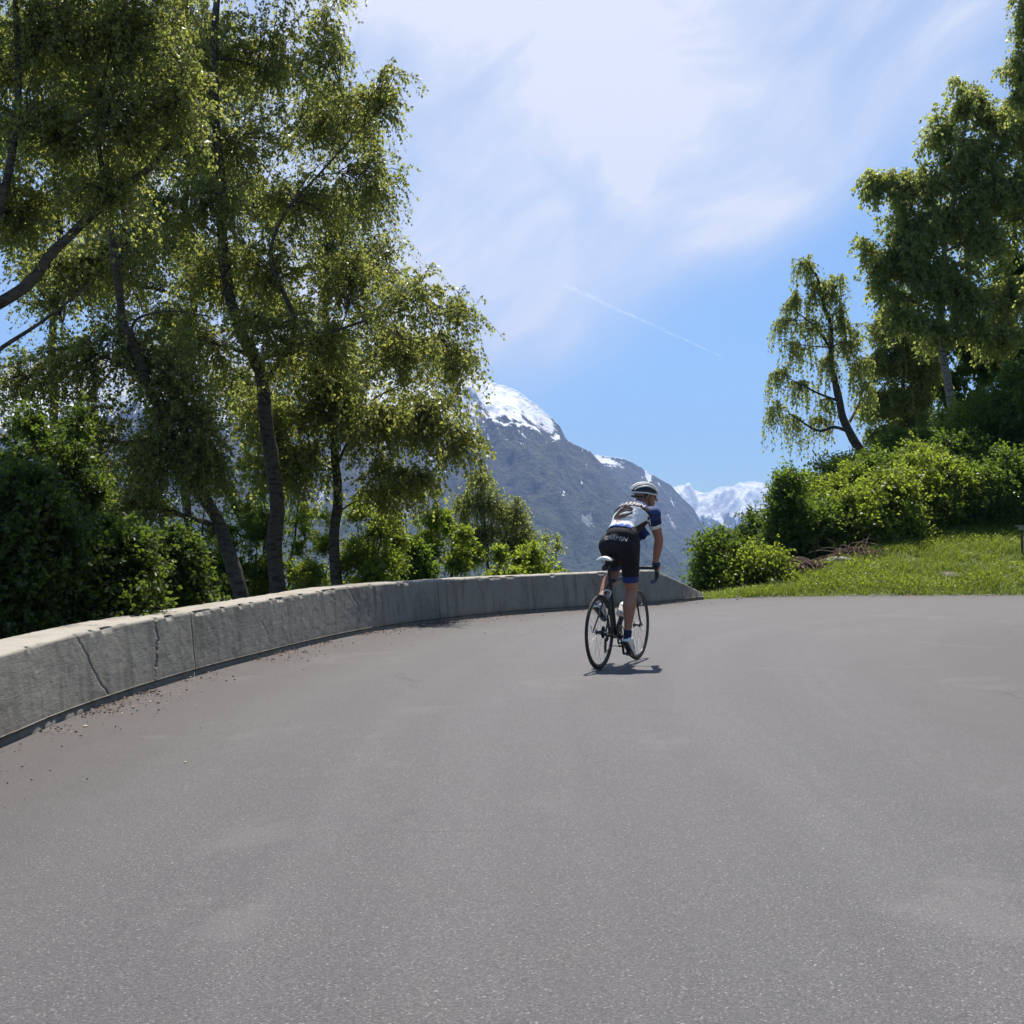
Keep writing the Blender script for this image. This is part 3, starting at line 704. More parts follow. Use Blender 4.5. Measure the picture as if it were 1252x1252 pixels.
# understory behind the wall
def shrub(px, top, d, hw, leafm, label, seed, leaf=0.06, six=False, name='shrub', nb=7, group=None, droop=0.25, sec=50, twigs=8, lpt=10, bottom=None, cat='shrub', tl=0.3, spiky=False, depth=None):
    b = root_pt(px, d); k = d / FPX; tz = CAMH + (HOR - top) * k; h = tz - b[2]; r = np.random.default_rng(seed); rx = hw * k
    zb = b[2] if bottom is None else max(b[2], CAMH + (HOR - bottom) * k)
    hh = tz - zb
    blobs = []
    nbb = int(nb * 1.9)
    for i in range(nbb):
        f = (i + 0.5) / nbb; ang = i * 2.4 + r.random(); env = (1 - 0.62 * f ** 2.2) if not spiky else (1 - 0.8 * f)
        rad = rx * r.uniform(0.20, 0.46) * (1 - 0.35 * f); rz = min(rad * r.uniform(0.8, 1.5), hh * 0.4)
        wr = rx * env * math.sqrt(r.uniform(0.15, 1)) * 0.95
        z = zb + rz * 0.5 + (hh - rz * 1.3) * f ** 0.85 + r.normal() * 0.04 * hh
        if i >= nbb - 3: rad *= 0.45; rz = rad * 2.6; wr *= 1.2 if not spiky else 0.1; z += 0.05 * hh
        z = min(z, tz - rz * 0.9)
        blobs.append((np.array([b[0] + math.cos(ang) * wr, d + math.sin(ang) * wr * 0.85, z]), (rad, rad, rz)))
    tr = []
    for i in range(3 if not spiky else 1):
        a = i * 2.1 + seed
        tr.append(([b, b + [math.cos(a) * rx * 0.15, math.sin(a) * rx * 0.15, h * 0.35], b + [math.cos(a) * rx * 0.35, math.sin(a) * rx * 0.35, h * 0.75]], 0.02 + 0.008 * h, 0.008))
    return plant(name, label, cat, tr, blobs, leafm, TWIG, seed, leaf=leaf, droop=droop, sec=sec, twigs=twigs, lpt=lpt, tl=tl, six=six, group=group, crown='foliage', trunkname='stem', minlift=-0.5, ragged=1.3, up=0.55, secpow=1.3)

LG = 'shrubs crowding behind the wall'
for a in [
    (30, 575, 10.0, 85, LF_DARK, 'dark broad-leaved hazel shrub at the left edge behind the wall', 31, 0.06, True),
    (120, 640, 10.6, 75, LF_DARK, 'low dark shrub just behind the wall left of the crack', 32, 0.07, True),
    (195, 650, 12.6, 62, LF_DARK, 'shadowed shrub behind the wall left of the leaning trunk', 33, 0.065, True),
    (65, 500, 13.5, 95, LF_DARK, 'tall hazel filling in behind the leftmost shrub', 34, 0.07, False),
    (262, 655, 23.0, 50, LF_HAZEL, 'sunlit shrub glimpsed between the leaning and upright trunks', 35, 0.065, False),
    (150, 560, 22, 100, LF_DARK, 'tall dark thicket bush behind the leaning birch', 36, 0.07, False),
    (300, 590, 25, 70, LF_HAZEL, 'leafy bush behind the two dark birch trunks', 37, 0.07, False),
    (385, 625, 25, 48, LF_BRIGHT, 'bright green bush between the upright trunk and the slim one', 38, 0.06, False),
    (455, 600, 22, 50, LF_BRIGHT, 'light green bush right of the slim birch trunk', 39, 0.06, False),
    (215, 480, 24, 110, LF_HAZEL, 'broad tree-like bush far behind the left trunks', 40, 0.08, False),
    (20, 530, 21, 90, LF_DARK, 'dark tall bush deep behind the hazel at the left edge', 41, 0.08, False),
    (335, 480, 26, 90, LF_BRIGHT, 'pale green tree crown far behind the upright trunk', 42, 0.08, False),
]:
    shrub(a[0], a[1], a[2], a[3], a[4], a[5], a[6], leaf=a[7] * 0.72, six=a[8], group=LG, sec=46 if a[2] < 15 else 32, nb=12, twigs=8, lpt=13)
# bushes beyond the wall in the middle
shrub(545, 618, 26, 50, LF_BRIGHT, 'rounded green bush left of the small lacy birch', 45, 0.07, group='bushes beyond the wall', sec=52)
shrub(505, 655, 24, 34, LF_HAZEL, 'low green bush under the hanging birch branches', 46, 0.07, group='bushes beyond the wall')
shrub(632, 668, 25, 50, LF_BRIGHT, 'low bright yellow-green bush right above the wall top', 47, 0.075, group='bushes beyond the wall', nb=6)
shrub(672, 655, 29, 20, LF_BIRCH2, 'small thin sapling right of the lacy birch', 48, 0.055, name='sapling', cat='sapling', sec=12, nb=4)
plant('small_birch', 'small lacy young birch beyond the middle of the wall', 'tree',
      [([root_pt(598, 27)] + PX((596, 690, 27), (592, 640, 27), (588, 600, 27), (586, 562, 27)), 0.05, 0.012),
       ([root_pt(604, 27)] + PX((612, 680, 27), (626, 640, 27), (634, 608, 27)), 0.03, 0.01)],
      BL([(586, 585, 16, 22), (572, 615, 20, 24), (604, 620, 20, 24), (630, 628, 18, 24), (590, 655, 30, 22), (640, 655, 16, 20), (622, 670, 20, 14), (560, 650, 16, 18)], 27),
      LF_BIRCH2, BARK, 49, leaf=0.05, droop=1.0, sec=52, twigs=7, lpt=10, tl=0.5)

# --- right hand side
plant('weeping_birch', 'leaning weeping birch standing alone against the blue sky', 'tree',
      [([root_pt(1092, 38)] + PX((1078, 590, 38), (1066, 566, 38), (1042, 532, 38), (1028, 500, 38), (1018, 450, 38), (1014, 400, 38), (1002, 350, 38), (985, 315, 38)), 0.20, 0.03)],
      BL([(985, 322, 14, 16), (1000, 350, 16, 18), (1022, 345, 12, 22), (972, 362, 18, 14), (1032, 385, 12, 20), (960, 390, 14, 12), (995, 395, 18, 12), (973, 420, 20, 10), (1037, 420, 12, 16), (1012, 440, 14, 12), (953, 452, 18, 9), (985, 470, 20, 9), (946, 495, 12, 12), (968, 508, 16, 9), (998, 512, 14, 7), (1052, 440, 14, 20), (1060, 470, 12, 16), (1005, 490, 14, 8), (1045, 400, 10, 10)], 38),
      LF_BIRCH2, BARK, 51, limbs=[(PX((1040, 528, 38), (1020, 522, 37.7), (1000, 526, 37.5), (965, 505, 37.3)), 0.06, 0.02), (PX((1036, 522, 38), (1050, 495, 38.3), (1062, 460, 38.6)), 0.05, 0.015),
                                 (PX((1026, 490, 38), (1000, 480, 37.7), (965, 462, 37.4)), 0.05, 0.015), (PX((1020, 430, 38), (1000, 402, 37.8), (975, 380, 37.5)), 0.05, 0.015)],
      leaf=0.085, droop=1.35, sec=16, twigs=7, lpt=11, tl=0.62, sec_droop=0.12, minlift=0.1)
plant('birch_tree', 'thin straight birch right of the leaning weeping birch', 'tree',
      [([root_pt(1124, 42)] + PX((1112, 560, 42), (1106, 480, 42), (1104, 400, 42), (1098, 340, 42)), 0.10, 0.03)],
      BL([(1085, 400, 22, 20), (1075, 440, 18, 20), (1120, 420, 24, 24), (1070, 495, 26, 18), (1100, 440, 26, 24), (1115, 520, 26, 20), (1135, 450, 24, 26), (1090, 480, 20, 20), (1125, 480, 22, 20), (1078, 530, 24, 14), (1100, 370, 24, 22)], 42),
      LF_BIRCH2, BARK, 52, leaf=0.10, droop=0.8, sec=52, twigs=9, lpt=11, tl=0.5)
plant('birch_tree', 'big round-crowned birch with a pale slanting trunk on the right slope', 'tree',
      [([root_pt(1195, 38)] + PX((1170, 515, 38), (1158, 460, 38), (1150, 400, 38), (1158, 300, 38), (1175, 200, 38), (1190, 110, 38)), 0.16, 0.04)],
      BL([(1190, 118, 38, 34), (1235, 150, 40, 40), (1155, 160, 26, 34), (1195, 190, 50, 40), (1235, 225, 45, 40), (1140, 215, 30, 30), (1100, 225, 34, 26), (1165, 265, 45, 36), (1060, 300, 16, 20), (1072, 225, 18, 20), (1125, 300, 40, 34), (1200, 235, 45, 40), (1160, 345, 40, 34), (1225, 400, 40, 36), (1215, 290, 48, 38), (1112, 270, 34, 28), (1090, 318, 32, 26), (1135, 335, 42, 32), (1190, 360, 45, 36), (1240, 350, 40, 40), (1080, 355, 22, 22), (1150, 400, 36, 28), (1105, 385, 26, 22), (1285, 250, 50, 60), (1290, 160, 50, 50)], 38, None),
      LF_BIRCH2, BARKP, 53, leaf=0.115, droop=0.65, sec=74, twigs=9, lpt=12, tl=0.52)
plant('forest_tree', 'dense dark green tree at the right edge behind the pale birch', 'tree',
      [([root_pt(1262, 44)] + PX((1250, 480, 44), (1240, 380, 44), (1245, 250, 44), (1250, 150, 44)), 0.2, 0.05)],
      BL([(1240, 420, 46, 40), (1200, 440, 40, 34), (1245, 500, 46, 36), (1190, 500, 36, 30), (1240, 330, 50, 40), (1180, 420, 40, 36), (1290, 400, 50, 60), (1300, 500, 50, 50), (1150, 470, 34, 28), (1130, 420, 30, 30), (1215, 380, 40, 34), (1160, 530, 40, 24), (1260, 250, 50, 60), (1110, 510, 30, 24)], 44),
      LF_HAZEL, BARK, 54, leaf=0.15, droop=0.4, sec=56, twigs=9, lpt=12, tl=0.5)
plant('forest_tree', 'nearer tree reaching in with loose sprays at the top right corner', 'tree',
      [([root_pt(1352, 30)] + PX((1335, 400, 30), (1318, 200, 30), (1300, 60, 30), (1290, -60, 30)), 0.18, 0.05)],
      BL([(1258, 30, 24, 40), (1262, 85, 26, 30), (1246, 70, 20, 18), (1300, 100, 50, 60), (1310, 0, 50, 60), (1246, 115, 14, 10), (1262, -20, 22, 34), (1330, 220, 60, 60), (1290, 330, 40, 50)], 30),
      LF_BIRCH2, BARK, 55, leaf=0.09, droop=0.8, sec=60, twigs=8, lpt=10, tl=0.45)
RG = 'shrubs on the right bank'
for a in [
    (884, 652, 26.8, 38, LF_HAZEL, 'rounded shrub beyond the low end of the wall', 61, 0.08, 8, 0),
    (925, 672, 26.2, 38, LF_BRIGHT, 'low bushy shrub at the left foot of the grass bank', 62, 0.08, 7, 0),
    (964, 578, 28.5, 30, LF_HAZEL, 'tall pointed dark shrub in front of the snowy peak', 63, 0.085, 12, 1),
    (930, 628, 31.0, 36, LF_DARK, 'dark bush left behind the pointed shrub', 64, 0.09, 8, 0),
    (1006, 618, 28.8, 38, LF_HAZEL, 'mid-green shrub right of the pointed one', 65, 0.085, 9, 0),
    (1050, 598, 29.2, 42, LF_BRIGHT, 'yellow-green shrub above the heap of brown brush', 66, 0.09, 10, 0),
    (1096, 580, 29.6, 44, LF_BRIGHT, 'tall yellow-green bush in the middle of the bank', 67, 0.09, 11, 0),
    (1140, 556, 30.2, 46, LF_BRIGHT, 'leafy bush left of the deep forest shade', 68, 0.09, 11, 0),
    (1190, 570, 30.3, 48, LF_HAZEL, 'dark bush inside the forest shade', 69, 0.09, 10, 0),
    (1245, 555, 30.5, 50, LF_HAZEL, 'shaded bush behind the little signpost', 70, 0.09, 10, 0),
    (985, 588, 35.0, 42, LF_BRIGHT, 'loose bush just behind the pointed shrub', 71, 0.10, 9, 0),
    (1022, 560, 36.0, 44, LF_BRIGHT, 'soft rounded bush under the leaning birch crown', 72, 0.10, 10, 0),
    (1062, 548, 36.5, 42, LF_BRIGHT, 'round tall bush at the foot of the leaning birch', 73, 0.10, 10, 0),
    (1108, 528, 36.0, 46, LF_HAZEL, 'dense bush below the thin straight birch', 74, 0.10, 11, 0),
    (1162, 500, 36.5, 50, LF_BRIGHT, 'sunlit green bush below the pale trunk', 75, 0.10, 12, 0),
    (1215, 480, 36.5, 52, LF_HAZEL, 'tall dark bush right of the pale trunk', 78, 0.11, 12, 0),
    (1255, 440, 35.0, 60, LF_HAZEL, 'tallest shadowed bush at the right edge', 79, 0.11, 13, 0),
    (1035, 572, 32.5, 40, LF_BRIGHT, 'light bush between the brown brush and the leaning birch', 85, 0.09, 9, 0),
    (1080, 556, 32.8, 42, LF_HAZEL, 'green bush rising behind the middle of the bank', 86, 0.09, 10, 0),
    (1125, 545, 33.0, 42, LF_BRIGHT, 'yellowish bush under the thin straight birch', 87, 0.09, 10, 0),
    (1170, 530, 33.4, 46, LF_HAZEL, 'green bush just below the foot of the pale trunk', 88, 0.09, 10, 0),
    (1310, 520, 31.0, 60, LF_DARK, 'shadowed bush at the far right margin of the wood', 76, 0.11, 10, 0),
    (945, 640, 38.0, 34, LF_HAZEL, 'distant bush behind the pointed shrub', 77, 0.11, 7, 0),
]:
    shrub(a[0], a[1], a[2], a[3], a[4], a[5], a[6], leaf=a[7] * 0.85, nb=a[8], spiky=bool(a[9]), group=RG, sec=30, twigs=8, lpt=9, tl=0.55)

# --- grass on the bank and weeds behind the wall
def grass():
    r = np.random.default_rng(5); n = 150000
    X = r.uniform(3.4, 17, n); Y = r.uniform(23.4, 34, n)
    _, do = dist_to(out_line, X, Y)
    s = X - (4.0 + 0.10 * (Y - 23.5))
    keep = (do > -0.05 + 0.55 * (fbm(X * 1.1, Y * 1.1 + 4, 4) - 0.35)) & (s > -0.6) & (r.random(n) < np.clip(1.25 - do / 9, 0.1, 1)) & (fbm(X * 1.6, Y * 1.6, 3) + r.normal(size=n) * 0.06 > 0.30)
    X, Y, do = X[keep], Y[keep], do[keep]; n = len(X)
    Z = ground_h(X, Y)
    clump = fbm(X * 2.3, Y * 2.3, 3)
    h = (0.07 + 0.26 * clump * r.uniform(0.4, 1, n)) * np.clip(0.35 + do * 1.2, 0, 1.0)
    P = np.stack([X, Y, Z - 0.01], 1)
    d = r.normal(size=(n, 3)); d[:, 2] = 0; d *= 0.35
    side = np.stack([np.cos(r.random(n) * 6.28), np.sin(r.random(n) * 6.28), np.zeros(n)], 1) * (0.005 + 0.006 * r.random(n))[:, None]
    up = np.array([0, 0, 1.0]); hh = h[:, None]
    V = np.stack([P - side, P + side, P + side * 0.7 + (up + d * 0.6) * hh * 0.6, P - side * 0.7 + (up + d * 0.6) * hh * 0.6 + 0.0,
                  ], 1)
    tip = P + (up * 0.92 + d * 1.6) * hh
    V = np.concatenate([V, tip[:, None]], 1)
    b = np.arange(n)[:, None] * 5
    F = np.concatenate([b + [[0, 1, 2, 3]], b + [[3, 2, 4, 4]]], 1).reshape(-1, 4)
    # degenerate quad avoided: widen the tip slightly
    V2 = np.concatenate([V, (tip + side * 0.3)[:, None]], 1); b = np.arange(n)[:, None] * 6
    F = np.concatenate([b + [[0, 1, 2, 3]], b + [[3, 2, 5, 4]]], 1).reshape(-1, 4)
    me = npmesh('bank_grass', V2.reshape(-1, 3), F)
    a = me.attributes.new('rnd', 'FLOAT', 'FACE'); a.data.foreach_set('value', np.repeat(r.random(n), 2).astype(np.float32))
    tag(link('bank_grass', me, LF_GRASS), 'sunlit green grass covering the bank beyond the road', 'grass', kind='stuff')
    # broad-leaved weeds in the grass
    n = 9000; X = r.uniform(4.2, 16, n); Y = r.uniform(24.2, 32, n); _, do = dist_to(out_line, X, Y)
    keep = (do > 0.25) & (fbm(X * 0.8 + 5, Y * 0.8, 3) > 0.52); X, Y = X[keep], Y[keep]; n = len(X)
    P = np.repeat(np.stack([X, Y, ground_h(X, Y) + 0.05], 1), 6, 0); P[:, :2] += r.normal(size=(len(P), 2)) * 0.04; P[:, 2] += r.random(len(P)) * 0.14
    ax = r.normal(size=(len(P), 3)); ax[:, 2] = np.abs(ax[:, 2]) * 0.5
    V, F, rr = leaves(P, ax, 0.042 * r.uniform(0.6, 1.3, len(P)), r)
    me = npmesh('weeds', V, F); a = me.attributes.new('rnd', 'FLOAT', 'FACE'); a.data.foreach_set('value', rr.astype(np.float32))
    tag(link('weeds', me, LF_BRIGHT), 'leafy weeds growing among the bank grass', 'weeds', kind='stuff')
    # undergrowth on the slope behind the wall
    n = 26000; X = r.uniform(-9, 4, n); Y = r.uniform(5, 30, n); _, do = dist_to(out_line, X, Y)
    keep = (do > 0.7) & (do < 6) & (X < 3.0); X, Y = X[keep], Y[keep]; n = len(X)
    P = np.stack([X, Y, ground_h(X, Y)], 1); P[:, 2] += r.random(n) ** 1.5 * 0.5
    ax = r.normal(size=(n, 3)); ax[:, 2] = np.abs(ax[:, 2]) * 0.6
    V, F, rr = leaves(P, ax, 0.08 * r.uniform(0.6, 1.3, n), r)
    me = npmesh('undergrowth', V, F); a = me.attributes.new('rnd', 'FLOAT', 'FACE'); a.data.foreach_set('value', rr.astype(np.float32))
    tag(link('undergrowth', me, LF_HAZEL), 'low green undergrowth on the slope behind the wall', 'undergrowth', kind='stuff')
grass()

# --- litter, stones, brush heap, signpost
def litter():
    r = np.random.default_rng(8)
    n = 12000; i = r.integers(300, 880, n); L = wall_line
    t = np.gradient(L, axis=0); t /= np.linalg.norm(t, axis=1, keepdims=True); nr = np.stack([t[:, 1], -t[:, 0]], 1)
    off = 0.02 + r.exponential(0.13, n) * (0.5 + r.random(n) * 1.2); keep = off < 1.5
    clumpy = fbm(i * 0.05, i * 0.0 + 1, 3); keep &= (clumpy + r.normal(size=n) * 0.1 > 0.42)
    i, off = i[keep], off[keep]; n = len(i)
    P = np.column_stack([L[i] + nr[i] * off[:, None] + r.normal(size=(n, 2)) * 0.02, 0.008 + r.random(n) * 0.008])
    ax = r.normal(size=(n, 3)); ax[:, 2] *= 0.12
    V, F, rr = leaves(P, ax, 0.007 + 0.024 * r.random(n) ** 3, r, 0.55)
    V[:, 2] = np.maximum(V[:, 2], 0.006)
    k = mat('dry_leaf'); a = k.n('ShaderNodeAttribute', attribute_name='rnd').outputs['Fac']
    m = finish(k, k.ramp(a, [(0, (0.09, 0.05, 0.035)), (0.55, (0.20, 0.115, 0.07)), (0.92, (0.34, 0.21, 0.13)), (1, (0.55, 0.45, 0.33))]), 0.8)
    me = npmesh('leaf_litter', V, F); at_ = me.attributes.new('rnd', 'FLOAT', 'FACE'); at_.data.foreach_set('value', rr.astype(np.float32))
    tag(link('leaf_litter', me, m), 'brown dry leaf litter strewn along the foot of the wall', 'leaf litter', kind='stuff')
    return m
DRY = litter()
STONE = simple('stone', (0.30, 0.27, 0.24), 0.85, scale=20, var=0.3)
STONED = simple('dark_stone', (0.12, 0.10, 0.085), 0.9, scale=20, var=0.3)
CHIP = simple('pale_bark_chip', (0.55, 0.42, 0.30), 0.8, scale=40, var=0.2)

def rock(name, label, p, size, m, seed, cat='stone', group=None, flat=0.6):
    r = np.random.default_rng(seed); bm = bmesh.new(); bmesh.ops.create_icosphere(bm, subdivisions=3, radius=1)
    for v in bm.verts:
        c = np.array(v.co); f = 0.75 + 0.5 * float(fbm(np.array([c[0] * 1.3 + seed + c[2]]), np.array([c[1] * 1.3 + c[2] * 0.7]), 3)[0])
        v.co = Vector(c * f * np.array(size) * np.array([1, 1, flat]))
    me = bpy.data.meshes.new(name); bm.to_mesh(me); bm.free(); o = link(name, me, m); o.location = p; o.rotation_euler = (0, 0, r.random() * 6)
    return tag(o, label, cat, group)
def onroad(px, py): d = CAMH * FPX / (py - HOR); return ((px - 626) / FPX * d, d)
for i, (px, py, s, l) in enumerate([(106, 886, 0.020, 'pale bark chip lying left of the others by the wall'), (163, 862, 0.016, 'small pale bark chip below the diagonal crack'), (518, 763, 0.035, 'white stone at the wall foot left of the cyclist'), (228, 929 + 0, 0.010, 'tiny pale chip on open asphalt below the wall')]):
    x, y = onroad(px, py + 2)
    rock('bark_chip' if i != 2 else 'stone', l, (x, y, s * 0.3), (s, s * 0.6, s * 0.5), CHIP if i != 2 else STONE, 80 + i, 'bark chip' if i != 2 else 'stone')
def ongrass(px, d): x = (px - 626) / FPX * d; return (x, d, gz(x, d))
rock('rock', 'dark rock sunk in the grass near the road', ongrass(1160, 26.2), (0.30, 0.22, 0.2), STONED, 91, 'rock')
rock('rock', 'small dark rock in the grass below the signpost', ongrass(1238, 26.6), (0.2, 0.18, 0.16), STONED, 92, 'rock')
rock('rock', 'flat pale rock on top of the brown brush heap', ongrass(1026, 27.3), (0.36, 0.25, 0.22), STONE, 93, 'rock')

def verge():
    r = np.random.default_rng(12); n = 1500
    L = out_line; lo = int(np.argmin(np.abs(L[:, 0] - 3.9) + np.abs(L[:, 1] - 23.4))); i = r.integers(lo, lo + 420, n)
    t = np.gradient(L, axis=0); t /= np.linalg.norm(t, axis=1, keepdims=True); nr = np.stack([-t[:, 1], t[:, 0]], 1)
    off = r.normal(size=n) * 0.16 + 0.02; P = L[i] + nr[i] * off[:, None]
    q = np.array([(1, 0, 0), (0, 1, 0), (-1, 0, 0), (0, -1, 0), (0, 0, 1), (0, 0, -0.4)], float)
    fc = np.array([(0, 1, 4), (1, 2, 4), (2, 3, 4), (3, 0, 4), (1, 0, 5), (2, 1, 5), (3, 2, 5), (0, 3, 5)])
    sz = 0.006 + 0.022 * r.random(n) ** 3
    V = q[None] * sz[:, None, None] * r.uniform(0.6, 1.4, (n, 6, 3)); V[..., :2] += P[:, None]; V[..., 2] += 0.006
    F = (fc[None] + np.arange(n)[:, None, None] * 6).reshape(-1, 3)
    tag(link('verge_grit', npmesh('verge_grit', V.reshape(-1, 3), F), STONE), 'loose grit along the edge between asphalt and grass', 'grit', kind='stuff')
verge()


def brush(px, d, w, label, seed):
    r = np.random.default_rng(seed); c = np.array(ongrass(px, d)); n = 60
    S = c + np.column_stack([r.normal(size=n) * w, r.normal(size=n) * w * 0.5, r.random(n) * 0.22]); S[:, 2] = ground_h(S[:, 0], S[:, 1]) + r.random(n) * 0.25
    D = r.normal(size=(n, 3)); D[:, 2] *= 0.25; D /= np.linalg.norm(D, axis=1, keepdims=True)
    u = np.linspace(0, 1, 5)[None, :, None]; T = S[:, None] + D[:, None] * u * r.uniform(0.2, 0.8, n)[:, None, None] + np.array([0, 0, 0.08]) * np.sin(u * 3.1)
    v, f = tubes(T, np.linspace(0.010, 0.004, 5), 4)
    root = empty('brush_heap', tuple(c)); tag(root, label, 'brush heap')
    me = npmesh('sticks', v, f); localise(me, c); tag(link('sticks', me, simple('dead_wood', (0.16, 0.10, 0.075), 0.9), root), kind='stuff')
    n = 1500; P = c + np.column_stack([r.normal(size=n) * w, r.normal(size=n) * w * 0.5, np.zeros(n)]); P[:, 2] = ground_h(P[:, 0], P[:, 1]) + r.random(n) * 0.2
    V, F, rr = leaves(P, r.normal(size=(n, 3)), 0.05 + 0.05 * r.random(n), r)
    me = npmesh('dead_leaves', V, F); a = me.attributes.new('rnd', 'FLOAT', 'FACE'); a.data.foreach_set('value', rr.astype(np.float32)); localise(me, c)
    tag(link('dead_leaves', me, DRY, root), kind='stuff')
brush(1035, 27.6, 0.30, 'heap of reddish brown dead brush at the top of the grass', 95)
brush(982, 26.3, 0.22, 'smaller brown brush patch at the left end of the grass', 96)


def boxmesh(name, size, bev=0.004, loc=(0, 0, 0), rot=None):
    bm = bmesh.new(); bmesh.ops.create_cube(bm, size=1)
    bmesh.ops.scale(bm, vec=size, verts=bm.verts)
    bmesh.ops.bevel(bm, geom=bm.edges[:], offset=bev, segments=2, affect='EDGES')
    if rot is not None: bmesh.ops.rotate(bm, cent=(0, 0, 0), matrix=rot, verts=bm.verts)
    bmesh.ops.translate(bm, vec=loc, verts=bm.verts)
    me = bpy.data.meshes.new(name); bm.to_mesh(me); bm.free(); return me
def signpost():
    d = 27.4; x = (1249.5 - 626) / FPX * d; b = (x, d, gz(x, d)); root = empty('signpost', b, R(8)); tag(root, 'small weathered wooden sign board on a post at the right edge', 'signpost')
    ht = CAMH + (HOR - 646) / FPX * d - b[2]; wood = simple('weathered_wood', (0.30, 0.26, 0.22), 0.85, scale=12, var=0.3)
    link('post', boxmesh('post', (0.045, 0.045, ht + 0.2), loc=(0, 0, ht / 2 - 0.1)), simple('post_wood', (0.09, 0.075, 0.06), 0.9), root)
    for i, dz in enumerate((0.0,)):
        link('board', boxmesh('board', (0.50, 0.03, 0.07), loc=(0.13, -0.055, ht - 0.0)), wood, root)
    link('cap', boxmesh('cap', (0.56, 0.14, 0.025), loc=(0.13, -0.03, ht + 0.052)), wood, root)
signpost()
#==BIKE0==
# ------------------------------------------------------------------ racing bicycle (local: x forward, y left, z up)
HEAD = R(90 - 25.5)
BPOS = (0.785, 11.08, 0.0)
M_BLACK = simple('black_carbon', (0.018, 0.018, 0.02), 0.32, scale=60)
M_RUB = simple('tyre_rubber', (0.022, 0.021, 0.021), 0.75, scale=80)
M_ALU = simple('brushed_alloy', (0.55, 0.55, 0.56), 0.3, 0.9)
M_DALU = simple('dark_alloy', (0.07, 0.07, 0.075), 0.35, 0.8)
M_STEEL = simple('spoke_steel', (0.35, 0.35, 0.36), 0.35, 0.9)
M_WHITE = simple('white_shell', (0.78, 0.77, 0.75), 0.35, var=0.04)
M_TAPE = simple('black_bar_tape', (0.02, 0.02, 0.022), 0.7)
M_BLUE = simple('blue_cap', (0.02, 0.06, 0.28), 0.4)
M_RED = simple('red_lens', (0.35, 0.01, 0.01), 0.2)


def pipe(name, pts, rad, m, parent, sides=12, smooth=True, n=None, spl=True):
    P = spline(pts, n or max(8, 6 * len(pts))) if (spl and len(pts) > 2) else np.asarray(pts, float)
    if len(P) == 2: P = np.linspace(P[0], P[1], 6)
    rr = np.interp(np.linspace(0, 1, len(P)), np.linspace(0, 1, len(np.atleast_1d(rad))), np.atleast_1d(rad))
    v, f = tubes(P, rr, sides)
    me = npmesh(name, v, f)
    bm = bmesh.new(); bm.from_mesh(me); bmesh.ops.holes_fill(bm, edges=[e for e in bm.edges if e.is_boundary], sides=0); bmesh.ops.recalc_face_normals(bm, faces=bm.faces); bm.to_mesh(me); bm.free()
    if name is None: return me
    return link(name, me, m, parent, smooth)
def merged(name, pieces, m, parent, smooth=True):
    bm = bmesh.new()
    for pts, rad, sides in pieces:
        P = spline(pts, max(8, 6 * len(pts))) if len(pts) > 2 else np.linspace(pts[0], pts[1], 5)
        rr = np.interp(np.linspace(0, 1, len(P)), np.linspace(0, 1, len(np.atleast_1d(rad))), np.atleast_1d(rad))
        v, f = tubes(P, rr, sides); me = npmesh('t', v, f)
        b2 = bmesh.new(); b2.from_mesh(me); bmesh.ops.holes_fill(b2, edges=[e for e in b2.edges if e.is_boundary], sides=0); b2.to_mesh(me); b2.free()
        bm.from_mesh(me); bpy.data.meshes.remove(me)
    bmesh.ops.recalc_face_normals(bm, faces=bm.faces)
    me = bpy.data.meshes.new(name); bm.to_mesh(me); bm.free(); return link(name, me, m, parent, smooth)
def ring(R0, prof, n=96, y0=0.0, cx=0, cz=0):
    """closed profile [(radial, y)] swept round the axle"""
    a = np.linspace(0, 2 * math.pi, n, endpoint=False); p = np.array(prof)
    rad = R0 + p[:, 0]
    V = np.stack([cx + rad[None] * np.cos(a)[:, None], np.broadcast_to(p[:, 1] + y0, (n, len(p))), cz + rad[None] * np.sin(a)[:, None]], -1)
    i = np.arange(n * len(p)).reshape(n, len(p)); j = np.roll(i, -1, 0)
    F = np.stack([i, np.roll(i, -1, 1), np.roll(j, -1, 1), j], -1).reshape(-1, 4)
    return V.reshape(-1, 3), F
def circ(r, n=12, sx=1.0): return [(r * math.cos(t) * sx, r * math.sin(t)) for t in np.linspace(0, 2 * math.pi, n, endpoint=False)]

